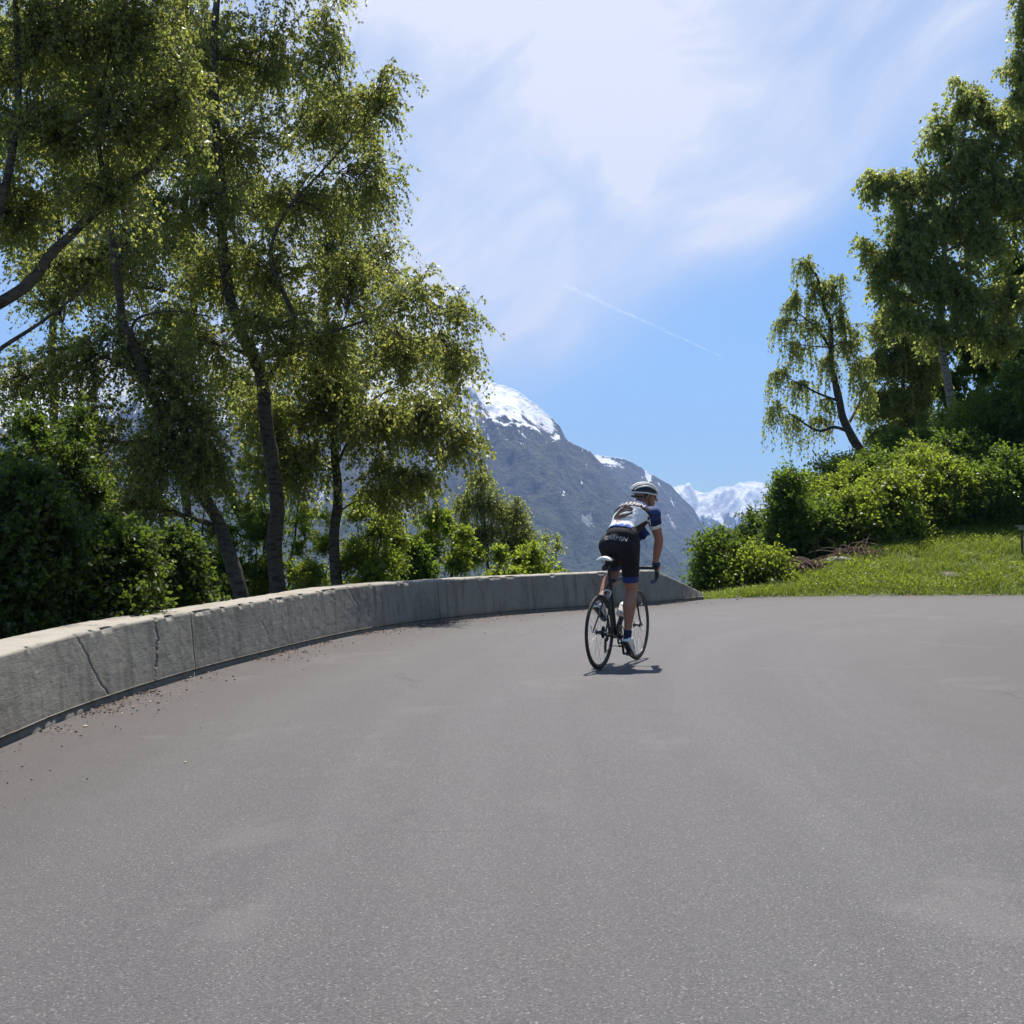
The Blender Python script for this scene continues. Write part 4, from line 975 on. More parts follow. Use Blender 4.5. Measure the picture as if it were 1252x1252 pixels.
def wheel(parent, cx, rear):
    z = 0.335
    w = link('wheel', npmesh('wheel', *ring(0.3245, circ(0.0115, 14), 110)), M_RUB, parent, True); w.location = (cx, 0, z)
    w['label'] = 'rear wheel' if rear else 'front wheel'
    prof = [(-0.001, -0.0095), (0.0, 0.0095), (-0.010, 0.0100), (-0.026, 0.006), (-0.030, 0), (-0.026, -0.006), (-0.010, -0.0100)]
    link('rim', npmesh('rim', *ring(0.315, prof, 96)), M_DALU, w, True)
    hw = 0.062 if rear else 0.05
    merged('hub', [([(0, -hw, 0), (0, hw, 0)], 0.0075, 10), ([(0, -0.034, 0), (0, 0.034, 0)], 0.014, 14), ([(0, 0.030, 0), (0, 0.034, 0)], 0.024, 18), ([(0, -0.034, 0), (0, -0.030, 0)], 0.024, 18)], M_DALU, w)
    ns = 22; sp0 = None
    for i in range(ns):
        a = 2 * math.pi * i / ns; s = 1 if i % 2 else -1; h = a + (0.9 if (i // 2) % 2 else -0.9)
        p = [(0.022 * math.cos(h), s * 0.031, 0.022 * math.sin(h)), (0.289 * math.cos(a), 0.0, 0.289 * math.sin(a))]
        pipe('spoke', p, 0.0011, M_STEEL, w, sides=4)
    merged('skewer', [([(0, -hw - 0.012, 0), (0, hw + 0.012, 0)], 0.008, 10), ([(0, hw + 0.010, 0), (0.01, hw + 0.020, 0.02), (0.0, hw + 0.022, 0.06)], 0.004, 8)], M_ALU, w)
    return w

def bicycle():
    b = empty('racing_bicycle', BPOS, HEAD); tag(b, 'black racing bicycle with white saddle, ridden away from the camera', 'bicycle')
    BB = (0.41, 0, 0.272); ST = (0.262, 0, 0.80); HT = (0.785, 0, 0.845); HB = (0.833, 0, 0.695)
    merged('frame', [(([0.41, 0, 0.272], [0.262, 0, 0.80]), 0.0165, 14), ((BB, (0.826, 0, 0.715)), [0.026, 0.021], 14), (((0.268, 0, 0.775), (0.792, 0, 0.82)), [0.015, 0.019], 14),
                     ((HT, HB), [0.019, 0.023], 16), (((0.41, -0.045, 0.272), (0.41, 0.045, 0.272)), 0.023, 16),
                     (((0.40, 0.012, 0.27), (0.34, 0.030, 0.275), (0.2, 0.045, 0.30), (0.0, 0.064, 0.335)), [0.013, 0.010, 0.008, 0.007], 10),
                     (((0.40, -0.012, 0.27), (0.34, -0.030, 0.275), (0.2, -0.045, 0.30), (0.0, -0.064, 0.335)), [0.013, 0.010, 0.008, 0.007], 10),
                     (((0.268, 0.008, 0.765), (0.235, 0.020, 0.72), (0.12, 0.040, 0.52), (0.0, 0.064, 0.335)), [0.009, 0.008, 0.007, 0.007], 10),
                     (((0.268, -0.008, 0.765), (0.235, -0.020, 0.72), (0.12, -0.040, 0.52), (0.0, -0.064, 0.335)), [0.009, 0.008, 0.007, 0.007], 10)], M_BLACK, b)
    merged('fork', [(((0.833, 0, 0.70), (0.840, 0, 0.675)), 0.022, 14),
                    (((0.838, 0.012, 0.690), (0.850, 0.030, 0.655), (0.90, 0.042, 0.50), (0.945, 0.048, 0.385), (0.99, 0.052, 0.335)), [0.014, 0.014, 0.010, 0.008, 0.007], 10),
                    (((0.838, -0.012, 0.690), (0.850, -0.030, 0.655), (0.90, -0.042, 0.50), (0.945, -0.048, 0.385), (0.99, -0.052, 0.335)), [0.014, 0.014, 0.010, 0.008, 0.007], 10)], M_BLACK, b)
    wheel(b, 0.0, True); wheel(b, 0.99, False)
    pipe('seat_post', [(0.262, 0, 0.79), (0.222, 0, 0.945)], 0.0145, M_BLACK, b)
    # saddle: lofted shell
    secs = [(0.085, 0.064, 0.012, 0.990), (0.10, 0.074, 0.020, 0.993), (0.14, 0.072, 0.024, 0.992), (0.19, 0.052, 0.022, 0.988), (0.24, 0.030, 0.020, 0.986), (0.30, 0.020, 0.018, 0.986), (0.345, 0.017, 0.015, 0.984), (0.36, 0.010, 0.009, 0.980)]
    V = []; n = 20
    for x, w_, h_, z in secs:
        for t in np.linspace(0, 2 * math.pi, n, endpoint=False):
            y = w_ * math.cos(t); zz = z + h_ * math.sin(t) * (1.0 if math.sin(t) > 0 else 0.8) - 0.25 * y * y / max(w_, 0.02)
            V.append((x, y, zz))
    i = np.arange(len(V)).reshape(len(secs), n); F = np.stack([i[:-1], np.roll(i, -1, 1)[:-1], np.roll(i, -1, 1)[1:], i[1:]], -1).reshape(-1, 4)
    me = npmesh('saddle', V, F); bm = bmesh.new(); bm.from_mesh(me); bmesh.ops.holes_fill(bm, edges=[e for e in bm.edges if e.is_boundary], sides=0); bmesh.ops.recalc_face_normals(bm, faces=bm.faces); bm.to_mesh(me); bm.free()
    sd = link('saddle', me, M_WHITE, b, True)
    merged('saddle_rails', [(((0.11, 0.022, 0.975), (0.16, 0.022, 0.952), (0.26, 0.020, 0.952), (0.32, 0.012, 0.972)), 0.0035, 6), (((0.11, -0.022, 0.975), (0.16, -0.022, 0.952), (0.26, -0.020, 0.952), (0.32, -0.012, 0.972)), 0.0035, 6)], M_DALU, sd)
    link('saddle_clamp', boxmesh('saddle_clamp', (0.04, 0.05, 0.03), 0.006, (0.22, 0, 0.945)), M_DALU, b)
    # stem, bars, hoods
    merged('stem', [(((0.785, 0, 0.845), (0.776, 0, 0.885)), 0.018, 14), (((0.777, 0, 0.873), (0.852, 0, 0.893)), 0.016, 14)], M_BLACK, b)
    hb = merged('handlebar', [(((0.852, 0.215, 0.893), (0.852, 0.17, 0.895), (0.852, 0.0, 0.895), (0.852, -0.17, 0.895), (0.852, -0.215, 0.893)), 0.0145, 12)] +
        [(((0.852, s * 0.19, 0.895), (0.862, s * 0.210, 0.894), (0.905, s * 0.214, 0.888), (0.938, s * 0.216, 0.862), (0.935, s * 0.218, 0.81), (0.895, s * 0.220, 0.772), (0.83, s * 0.222, 0.765), (0.80, s * 0.222, 0.763)), 0.0155, 12) for s in (1, -1)], M_TAPE, b)
    for s in (1, -1):
        pipe('bar_end_plug', [(0.803, s * 0.222, 0.763), (0.794, s * 0.222, 0.7625)], 0.0165, M_BLUE, b)
        h = merged('brake_hood', [(((0.885, s * 0.214, 0.897), (0.93, s * 0.214, 0.905), (0.962, s * 0.214, 0.925), (0.972, s * 0.214, 0.948)), [0.016, 0.018, 0.016, 0.010], 12)], M_TAPE, b)
        merged('brake_lever', [(((0.958, s * 0.214, 0.918), (0.985, s * 0.216, 0.885), (0.978, s * 0.220, 0.83), (0.960, s * 0.224, 0.79)), [0.010, 0.009, 0.007, 0.005], 8)], M_DALU, h)
    # brakes, cables
    merged('front_brake', [(((0.868, 0.0, 0.70), (0.872, 0.034, 0.690), (0.872, 0.030, 0.650)), [0.009, 0.007, 0.006], 8), (((0.868, 0.0, 0.70), (0.872, -0.034, 0.690), (0.872, -0.030, 0.650)), [0.009, 0.007, 0.006], 8)], M_DALU, b)
    merged('rear_brake', [(((0.205, 0.0, 0.705), (0.200, 0.034, 0.690), (0.180, 0.024, 0.640)), [0.009, 0.007, 0.006], 8), (((0.205, 0.0, 0.705), (0.200, -0.034, 0.690), (0.180, -0.024, 0.640)), [0.009, 0.007, 0.006], 8)], M_ALU, b)
    for s in (1, -1):
        pipe('cable', [(0.965, s * 0.205, 0.94), (0.99, s * 0.12, 0.955), (0.93, s * 0.04, 0.86), (0.83, s * 0.02, 0.76)], 0.0025, M_BLACK, b, sides=6)
    # drivetrain
    for r0, y in ((0.098, -0.050), (0.070, -0.043)):
        v, f = ring(r0, [(0, -0.0012), (0.004, 0), (0, 0.0012), (-0.012, 0.0012), (-0.012, -0.0012)], 80, y, BB[0], BB[2]); link('chainring', npmesh('chainring', v, f), M_DALU, b)
    CR = 0.17; ca = R(-83)       # right crank angle, forward-down
    px_, pz_ = BB[0] + CR * math.cos(ca), BB[2] + CR * math.sin(ca); qx, qz = BB[0] - CR * math.cos(ca), BB[2] - CR * math.sin(ca)
    spider = [((BB[0], -0.047, BB[2]), (BB[0] + 0.086 * math.cos(t), -0.047, BB[2] + 0.086 * math.sin(t))) for t in np.linspace(0, 2 * math.pi, 5, endpoint=False)]
    merged('spider', [(p, [0.009, 0.006], 6) for p in spider], M_DALU, b)
    merged('crank_arm', [(((BB[0], -0.058, BB[2]), (px_, -0.070, pz_)), [0.015, 0.011], 10)], M_DALU, b)
    merged('crank_arm', [(((BB[0], 0.058, BB[2]), (qx, 0.070, qz)), [0.015, 0.011], 10)], M_DALU, b)
    for (x, z, s) in ((px_, pz_, -1), (qx, qz, 1)):
        me = boxmesh('pedal', (0.085, 0.065, 0.020), 0.005, (x, s * 0.122, z + 0.002), Matrix.Rotation(R(14 if s < 0 else 20), 3, 'Y'))
        p = link('pedal', me, M_BLACK, b); pipe('pedal_axle', [(x, s * 0.070, z), (x, s * 0.10, z)], 0.006, M_ALU, p, sides=8)
    for kk, r0 in enumerate((0.052, 0.046, 0.040, 0.034, 0.029)):
        v, f = ring(r0, [(0, -0.0009), (0.003, 0), (0, 0.0009), (-0.012, 0.0009), (-0.012, -0.0009)], 48, -0.034 - kk * 0.0042, 0, 0.335); link('sprocket', npmesh('sprocket', v, f), M_DALU, b)
    chain = [((0.0 - 0.01, -0.045, 0.335 + 0.041), (BB[0], -0.049, BB[2] + 0.099)), ((BB[0], -0.049, BB[2] - 0.099), (0.2, -0.047, 0.195), (0.022, -0.046, 0.150)),
             ((0.034, -0.046, 0.162), (0.045, -0.046, 0.22), (0.030, -0.046, 0.262))]
    merged('chain', [(c, 0.0042, 6) for c in chain], M_DALU, b)
    me = npmesh('rear_derailleur', *joinvf([ring(0.020, circ(0.004, 6), 20, -0.046, 0.022, 0.168), ring(0.020, circ(0.004, 6), 20, -0.046, 0.030, 0.262)]))
    rd = link('rear_derailleur', me, M_DALU, b)
    merged('cage', [(((0.022, -0.041, 0.168), (0.030, -0.041, 0.262)), 0.006, 6), (((0.022, -0.052, 0.168), (0.030, -0.052, 0.262)), 0.006, 6), (((0.030, -0.056, 0.262), (0.012, -0.070, 0.288), (0.0, -0.062, 0.325)), [0.014, 0.014, 0.009], 8)], M_DALU, rd)
    # bottle, seat bag, computer
    ax = np.array([0.416, 0, 0.443]); ax /= np.linalg.norm(ax); c0 = np.array([0.53, 0, 0.455])
    merged('water_bottle', [((c0, c0 + ax * 0.13), 0.036, 18), ((c0 + ax * 0.128, c0 + ax * 0.150), [0.030, 0.024], 16), ((c0 + ax * 0.148, c0 + ax * 0.172), 0.010, 10)], M_WHITE, b)
    merged('bottle_cage', [((c0 + np.array([-0.03, 0.036, 0.0]) + ax * t, c0 + np.array([-0.055, 0, 0.05]) + ax * t, c0 + np.array([-0.03, -0.036, 0.0]) + ax * t), 0.003, 6) for t in (0.01, 0.08)], M_BLACK, b)
    merged('saddle_bag', [(((0.110, 0, 0.905), (0.150, 0, 0.915), (0.205, 0, 0.925)), [0.022, 0.030, 0.024], 14)], M_BLACK, b)
    return b
bike = bicycle()

# ------------------------------------------------------------------ cyclist
def blobmesh(parts, voxel, name):
    """parts: (p, q, rp, rq[, squash vector axis, factor]) chains of spheres fused to one skin"""
    bm = bmesh.new()
    for it in parts:
        p, q, rp, rq = it[:4]; p = Vector(p); q = Vector(q); L = (q - p).length; n = max(2, int(L / (min(rp, rq) * 0.35)) + 1)
        if len(it) > 4: axv = Vector(it[4]).normalized(); fac = it[5]
        for i in range(n):
            t = i / (n - 1) if n > 1 else 0; c = p.lerp(q, t); r_ = rp + (rq - rp) * t
            ret = bmesh.ops.create_icosphere(bm, subdivisions=2 if r_ < 0.03 else 3, radius=r_)
            for v in ret['verts']:
                if len(it) > 4:
                    d = v.co.dot(axv); v.co = v.co + axv * d * (fac - 1)
                v.co += c
    me = bpy.data.meshes.new(name); bm.to_mesh(me); bm.free()
    o = bpy.data.objects.new(name + '_tmp', me); C.objects.link(o)
    m = o.modifiers.new('r', 'REMESH'); m.mode = 'VOXEL'; m.voxel_size = voxel
    s_ = o.modifiers.new('s', 'SMOOTH'); s_.factor = 0.5; s_.iterations = 7 if voxel > 0.0035 else 3
    dg = bpy.context.evaluated_depsgraph_get(); out = bpy.data.meshes.new_from_object(o.evaluated_get(dg)); out.name = name
    bpy.data.objects.remove(o); return out

# joints
HIPR = Vector((0.37, -0.150, 1.115)); HIPL = Vector((0.37, 0.030, 1.125)); KNR = Vector((0.455, -0.135, 0.690)); ANR = Vector((0.372, -0.128, 0.262))
KNL = Vector((0.665, 0.105, 0.865)); ANL = Vector((0.295, 0.125, 0.580))
PEL = Vector((0.35, -0.060, 1.125)); WAI = Vector((0.445, -0.078, 1.265)); CHE = Vector((0.575, -0.110, 1.395)); NEK = Vector((0.680, -0.140, 1.478)); HEA = Vector((0.772, -0.168, 1.572))
SHR = Vector((0.625, -0.290, 1.400)); SHL = Vector((0.675, 0.005, 1.420)); ELR = Vector((0.738, -0.312, 1.158)); WRR = Vector((0.868, -0.232, 0.945))
ELL = Vector((0.765, 0.150, 1.190)); WRL = Vector((0.872, 0.222, 0.945))
LAT = Vector((0.05, 1, 0.04)).normalized()
yaw = R(-52); fw = Vector((math.cos(yaw), math.sin(yaw), -0.12)).normalized(); hs = Vector((-math.sin(yaw), math.cos(yaw), 0)); hu = fw.cross(hs); hu = hu if hu.z > 0 else -hu
hs = hu.cross(fw)
def hp(f, s, u): return HEA + fw * f + hs * s + hu * u

def person():
    root = empty('person', BPOS, HEAD)
    tag(root, 'cyclist in white and blue jersey and black shorts standing on the pedals', 'person')
    P = []
    # torso
    P += [(PEL + Vector((0.0, 0, 0.02)), WAI, 0.108, 0.098, LAT, 1.42), (WAI, CHE, 0.098, 0.112, LAT, 1.40), (CHE, CHE.lerp(NEK, 0.55), 0.112, 0.088, LAT, 1.45)]
    P += [(SHR, SHL, 0.066, 0.066), (SHR + Vector((-0.01, 0.01, 0)), SHR + Vector((0.02, 0, -0.03)), 0.062, 0.056), (SHL + Vector((-0.01, 0.01, 0)), SHL + Vector((0.02, 0, -0.03)), 0.062, 0.056)]
    P += [(CHE + Vector((0.0, -0.10, 0.0)), WAI + Vector((0, -0.07, 0)), 0.075, 0.07), (CHE + Vector((0.0, 0.10, 0.0)), WAI + Vector((0, 0.07, 0)), 0.075, 0.07)]
    P += [(CHE.lerp(NEK, 0.6), NEK, 0.072, 0.058), (NEK, HEA + fw * -0.02 + hu * -0.04, 0.056, 0.055)]
    # buttocks + legs
    P += [(HIPR + Vector((-0.055, 0.018, -0.02)), HIPR + Vector((-0.02, 0, -0.09)), 0.098, 0.088), (HIPL + Vector((-0.055, -0.01, -0.02)), HIPL + Vector((-0.01, 0, -0.07)), 0.098, 0.088)]
    P += [(HIPR.lerp(HIPL, 0.5) + Vector((-0.050, 0, 0.02)), HIPR.lerp(HIPL, 0.5) + Vector((-0.040, 0, -0.05)), 0.105, 0.085), (HIPR.lerp(HIPL, 0.5) + Vector((-0.02, -0.02, 0.06)), WAI, 0.11, 0.098, LAT, 1.35)]
    P += [(HIPR, KNR.lerp(HIPR, 0.12), 0.094, 0.063), (KNR + Vector((0.008, 0, 0.04)), KNR + Vector((0.004, 0, -0.03)), 0.060, 0.056)]
    P += [(HIPL, KNL.lerp(HIPL, 0.12), 0.094, 0.063), (KNL.lerp(HIPL, 0.08), KNL.lerp(ANL, 0.06), 0.055, 0.053)]
    for K, A, b_ in ((KNR, ANR, Vector((-0.022, -0.004, 0))), (KNL, ANL, Vector((-0.018, 0.004, -0.018)))):
        P += [(K.lerp(A, 0.05), K.lerp(A, 0.30) + b_ * 1.3, 0.055, 0.064), (K.lerp(A, 0.30) + b_ * 1.3, K.lerp(A, 0.62) + b_ * 0.5, 0.064, 0.044), (K.lerp(A, 0.62) + b_ * 0.4, A, 0.038, 0.032)]
    TOR = Vector((0.475, -0.130, 0.150)); TOL = Vector((0.415, 0.125, 0.475))
    for A, T in ((ANR, TOR), (ANL, TOL)):
        hl = A + (T - A).normalized() * -0.035 + Vector((-0.012, 0, -0.045)); P += [(A, hl, 0.032, 0.030), (hl, T, 0.030, 0.026), (A, T, 0.030, 0.022)]
    # arms
    for S, E, Wr in ((SHR, ELR, WRR), (SHL, ELL, WRL)):
        P += [(S, S.lerp(E, 0.5), 0.056, 0.050), (S.lerp(E, 0.5), E, 0.050, 0.040), (E, E.lerp(Wr, 0.28), 0.041, 0.044), (E.lerp(Wr, 0.28), Wr, 0.044, 0.027)]
    # hands round the hoods
    for s, Wr in ((-1, WRR), (1, WRL)):
        hy = s * 0.214
        palm0 = Vector((Wr.x + 0.004, Wr.y, Wr.z - 0.004)); palm1 = Vector((0.925, hy - s * -0.012, 0.928))
        P += [(palm0, palm1, 0.022, 0.024, (0, 1, 0), 1.5)]
        for j, (fx, ln) in enumerate(((0.952, 0.9), (0.936, 1.0), (0.918, 0.95), (0.902, 0.8))):
            k0 = Vector((fx, hy + s * 0.024, 0.925 - 0.004 * j)); k1 = Vector((fx + 0.010, hy + s * 0.032, 0.898 - 0.004 * j)); k2 = Vector((fx + 0.008, hy + s * 0.018, 0.878 - 0.005 * j)); k3 = Vector((fx + 0.002, hy + s * 0.000, 0.874 - 0.004 * j))
            P += [(k0, k1, 0.0095, 0.0088), (k1, k2, 0.0088, 0.0082), (k2, k2.lerp(k3, ln), 0.0082, 0.0072)]
        t0 = Vector((0.905, hy - s * 0.014, 0.930)); t1 = Vector((0.925, hy - s * 0.030, 0.918)); t2 = Vector((0.945, hy - s * 0.030, 0.902))
        P += [(t0, t1, 0.012, 0.010), (t1, t2, 0.010, 0.0085)]
    # head: skull, jaw, nose, chin, ears
    P += [(hp(-0.03, 0, 0.022), hp(0.025, 0, 0.025), 0.080, 0.078, hs, 0.92), (hp(0.03, 0, -0.02), hp(0.045, 0, -0.070), 0.062, 0.040), (hp(-0.03, 0, 0.0), hp(-0.02, 0, -0.06), 0.068, 0.052)]
    P += [(hp(0.095, 0, 0.008), hp(0.112, 0, -0.022), 0.010, 0.014), (hp(0.075, 0, -0.085), hp(0.078, 0, -0.090), 0.020, 0.018), (hp(0.088, -0.012, -0.050), hp(0.088, 0.012, -0.050), 0.009, 0.009), (hp(0.087, -0.012, -0.062), hp(0.087, 0.012, -0.062), 0.009, 0.009)]
    for s in (1, -1): P += [(hp(-0.005, s * 0.074, 0.010), hp(-0.010, s * 0.074, -0.025), 0.013, 0.010, fw, 1.3)]
    P += [(hp(0.075, -0.045, 0.030), hp(0.088, 0, 0.034), 0.014, 0.012), (hp(0.075, 0.045, 0.030), hp(0.088, 0, 0.034), 0.014, 0.012)]
    skin = mat('skin'); pos = skin.n('ShaderNodeTexCoord').outputs['Object']; nn = skin.noise(pos, 14, 4)
    SK = finish(skin, skin.mix(nn, (0.30, 0.135, 0.085), (0.40, 0.195, 0.125)), 0.5, nn, 0.1, 0.002)
    me = blobmesh(P, 0.0048, 'body')
    body = link('body', me, SK, root, True)
    co = np.empty(len(me.vertices) * 3, np.float32); me.vertices.foreach_get('co', co); co = co.reshape(-1, 3)
    nrm = np.empty(len(me.vertices) * 3, np.float32); me.vertices.foreach_get('normal', nrm); nrm = nrm.reshape(-1, 3)
    # nearest bone
    bones = dict(torso=(PEL, CHE.lerp(NEK, 0.75), 0.14), head=(NEK.lerp(HEA, 0.35), HEA, 0.07), thr=(HIPR, KNR, 0.075), thl=(HIPL, KNL, 0.075), shr=(KNR, ANR, 0.045), shl=(KNL, ANL, 0.045),
                 uar=(SHR, ELR, 0.045), ual=(SHL, ELL, 0.045), far=(ELR, WRR, 0.03), fal=(ELL, WRL, 0.03), handr=(WRR, Vector((0.94, -0.214, 0.90)), 0.03), handl=(WRL, Vector((0.94, 0.214, 0.90)), 0.03),
                 ftr=(ANR, TOR, 0.035), ftl=(ANL, TOL, 0.035))
    names = list(bones); D = []; Tt = []
    for k in names:
        a, b_, r_ = bones[k]; a = np.array(a); ab = np.array(b_) - a; t = ((co - a) @ ab) / (ab @ ab); tc_ = np.clip(t, 0, 1)
        D.append(np.linalg.norm(co - a - tc_[:, None] * ab, axis=1) - r_); Tt.append(t)
    D = np.array(D); Tt = np.array(Tt); reg = D.argmin(0); ix = {k: i for i, k in enumerate(names)}
    # hem line: plane across the waist
    spine = np.array((CHE - PEL).normalized()); v_sp = (co - np.array(PEL)) @ spine
    # jersey = torso above the hem + upper arms; shorts = torso below + thighs
    istorso = reg == ix['torso']
    hipz = (reg == ix['thr']) | (reg == ix['thl'])
    above = v_sp > 0.082
    slv = ((reg == ix['uar']) & (Tt[ix['uar']] < 0.50)) | ((reg == ix['ual']) & (Tt[ix['ual']] < 0.50))
    neckcut = ((co - np.array(NEK)) @ np.array((HEA - NEK).normalized())) < 0.012
    jer = ((istorso & above) | slv | ((reg == ix['head']) & neckcut)) & (neckcut | slv)
    sho = (istorso & ~above) | (hipz & above & False) | ((reg == ix['thr']) & (Tt[ix['thr']] < 0.80)) | ((reg == ix['thl']) & (Tt[ix['thl']] < 0.80))
    sho = sho | ((hipz) & (v_sp > 0.0) & (v_sp <= 0.2) )
    F = np.empty(len(me.polygons) * 4, np.int32); me.polygons.foreach_get('vertices', F); F = F.reshape(-1, 4)
    def garment(name, mask, off, mats, matidx=None, thick=0.003, bumpamp=0.0):
        fm = mask[F].all(1); f = F[fm]; used = np.unique(f); mp_ = -np.ones(len(co), int); mp_[used] = np.arange(len(used))
        V = co[used] + nrm[used] * off
        if bumpamp:
            q = co[used]; V = V + nrm[used] * (bumpamp * (ridged(q[:, 0] * 14 + q[:, 1] * 9, q[:, 2] * 12 + q[:, 1] * 5, 3) - 0.6))[:, None]
        m_ = npmesh(name, V, mp_[f])
        o = link(name, m_, mats, root, True)
        if matidx is not None: m_.polygons.foreach_set('material_index', matidx(co[F[fm]].mean(1), reg[F[fm]].T[0], Tt[:, F[fm][:, 0]]).astype(np.int32))
        md = o.modifiers.new('solid', 'SOLIDIFY'); md.thickness = thick; md.offset = -1 if False else 0
        dg = bpy.context.evaluated_depsgraph_get(); ev = bpy.data.meshes.new_from_object(o.evaluated_get(dg)); ev.name = name; o.modifiers.clear(); o.data = ev
        return o
    def cloth(name, c, rough=0.75):
        k = mat(name); p = k.n('ShaderNodeTexCoord').outputs['Object']; a = k.noise(p, 25, 4)
        return finish(k, k.mix(a, tuple(x * 0.9 for x in c), tuple(min(1, x * 1.08) for x in c)), rough, k.noise(p, 9, 4), 0.35, 0.01)
    CB = cloth('brown_black_lycra', (0.022, 0.011, 0.012)); CBLU = cloth('blue_lycra', (0.012, 0.036, 0.15)); CNAV = cloth('navy_lycra', (0.008, 0.014, 0.055)); CW = cloth('white_lycra', (0.80, 0.79, 0.78)); CBK = cloth('black_lycra', (0.010, 0.006, 0.009), 0.85)
    def jidx(c, rg, t):
        m_ = np.zeros(len(c))
        arm = (rg == ix['uar']) | (rg == ix['ual']); tt = np.where(rg == ix['uar'], t[ix['uar']], t[ix['ual']])
        m_[arm & (tt > -0.05)] = 1; m_[arm & (tt > 0.16)] = 2; m_[arm & (tt > 0.36)] = 3
        nk = ((c - np.array(NEK)) @ np.array((HEA - NEK).normalized())) > -0.05
        m_[nk & ~arm] = 1
        outer = np.abs((c[:, 1] + 0.125)) > 0.15
        m_[(outer & (c[:, 2] > 1.40))] = 1
        return m_
    jersey = garment('jersey', jer, 0.008, [CB, CBLU, CNAV, CW], jidx, bumpamp=0.011)
    def sidx(c, rg, t):
        m_ = np.zeros(len(c)); tt = np.where(rg == ix['thr'], t[ix['thr']], t[ix['thl']]); th = (rg == ix['thr']) | (rg == ix['thl'])
        m_[th & (tt > 0.66)] = 1; return m_
    shorts = garment('shorts', sho, 0.006, [CBK, CBLU], sidx, bumpamp=0.003)
    for s_, A in (('shr', 'ftr'), ('shl', 'ftl')):
        garment('sock', ((reg == ix[s_]) & (Tt[ix[s_]] > 0.84)) | ((reg == ix[A]) & (Tt[ix[A]] < 0.1)), 0.004, [CNAV])
    for h_, f_ in (('handr', 'far'), ('handl', 'fal')):
        garment('glove', ((reg == ix[h_]) & (Tt[ix[h_]] < 0.62)) | ((reg == ix[f_]) & (Tt[ix[f_]] > 0.94)), 0.003, [CBLU if h_ == 'handr' else CNAV], thick=0.002)
    # shoes
    for A, T, s in ((ANR, TOR, -1), (ANL, TOL, 1)):
        d = (T - A).normalized(); hl = A + d * -0.030 + Vector((-0.014, 0, -0.045)); T2 = T + d * 0.045 + Vector((0, 0, -0.012))
        sm = blobmesh([(A + Vector((-0.006, 0, -0.012)), hl, 0.040, 0.038), (hl, hl.lerp(T2, 0.5) + Vector((0, 0, 0.004)), 0.037, 0.040), (A + Vector((0.02, 0, -0.02)), T2, 0.036, 0.024, (0, 1, 0), 1.45), (hl, T2, 0.032, 0.026, (0, 1, 0), 1.35)], 0.005, 'shoe')
        sh = link('shoe', sm, M_WHITE, root, True)
        so_ = d.cross(Vector((0, 1, 0))); so_ = so_ if so_.z < 0 else -so_
        sole = blobmesh([(hl + so_ * 0.030, T2 + so_ * 0.022, 0.022, 0.020, (0, 1, 0), 1.5)], 0.005, 'sole'); link('sole', sole, M_BLACK, sh, True)
        link('cleat', boxmesh('cleat', (0.06, 0.045, 0.014), 0.003, T.lerp(hl, 0.15) + so_ * 0.05), M_BLACK, sh)
        st = [hl.lerp(T2, f) for f in (0.45, 0.62)]
        for c in st:
            pipe('strap', [c + Vector((0, 0.046, 0.005)), c + Vector((0.01, 0.03, 0.036)), c + Vector((0.012, 0, 0.046)), c + Vector((0.01, -0.03, 0.036)), c + Vector((0, -0.046, 0.005))], 0.004, M_BLACK, sh, sides=6)
    # hanging open jersey front
    fl = []
    for i in range(13):
        for j in range(9):
            u = i / 12; v = j / 8
            fl.append((0.60 + 0.06 * v + 0.015 * math.sin(u * 7), -0.130 - 0.100 * u + 0.015 * math.sin(v * 5), 1.30 - 0.15 * v * (1.05 - 0.4 * u) + 0.01 * math.sin(u * 9)))
    i_ = np.arange(117).reshape(13, 9); Ff = np.stack([i_[:-1, :-1], i_[1:, :-1], i_[1:, 1:], i_[:-1, 1:]], -1).reshape(-1, 4)
    o = link('jersey_front_flap', npmesh('jersey_front_flap', fl, Ff), [CBLU, CW], jersey, True)
    mi = np.array([1 if (k % 8) < 2 else 0 for k in range(len(Ff))]); o.data.polygons.foreach_set('material_index', mi.astype(np.int32))
    md = o.modifiers.new('s', 'SOLIDIFY'); md.thickness = 0.004
    dg = bpy.context.evaluated_depsgraph_get(); ev = bpy.data.meshes.new_from_object(o.evaluated_get(dg)); o.modifiers.clear(); o.data = ev

    # ---- printed panels laid on jersey and shorts
    def decals(target, O, U, Vv, specs):
        bv = BVHTree.FromPolygons([v.co for v in target.data.vertices], [tuple(p.vertices) for p in target.data.polygons])
        U = U.normalized(); Vv = Vv.normalized(); Nn = U.cross(Vv).normalized()
        for name, verts, faces, m_, lift, kind in specs:
            out = []
            for (a, b_) in verts:
                p = O + U * a + Vv * b_ + Nn * 0.35; hit = bv.ray_cast(p, -Nn, 0.8)
                out.append(hit[0] + hit[1].normalized() * 0 + Nn * lift if hit[0] is not None else O + U * a + Vv * b_ )
            me_ = bpy.data.meshes.new(name); me_.from_pydata([tuple(q) for q in out], [], faces); link(name, me_, m_, target, True)
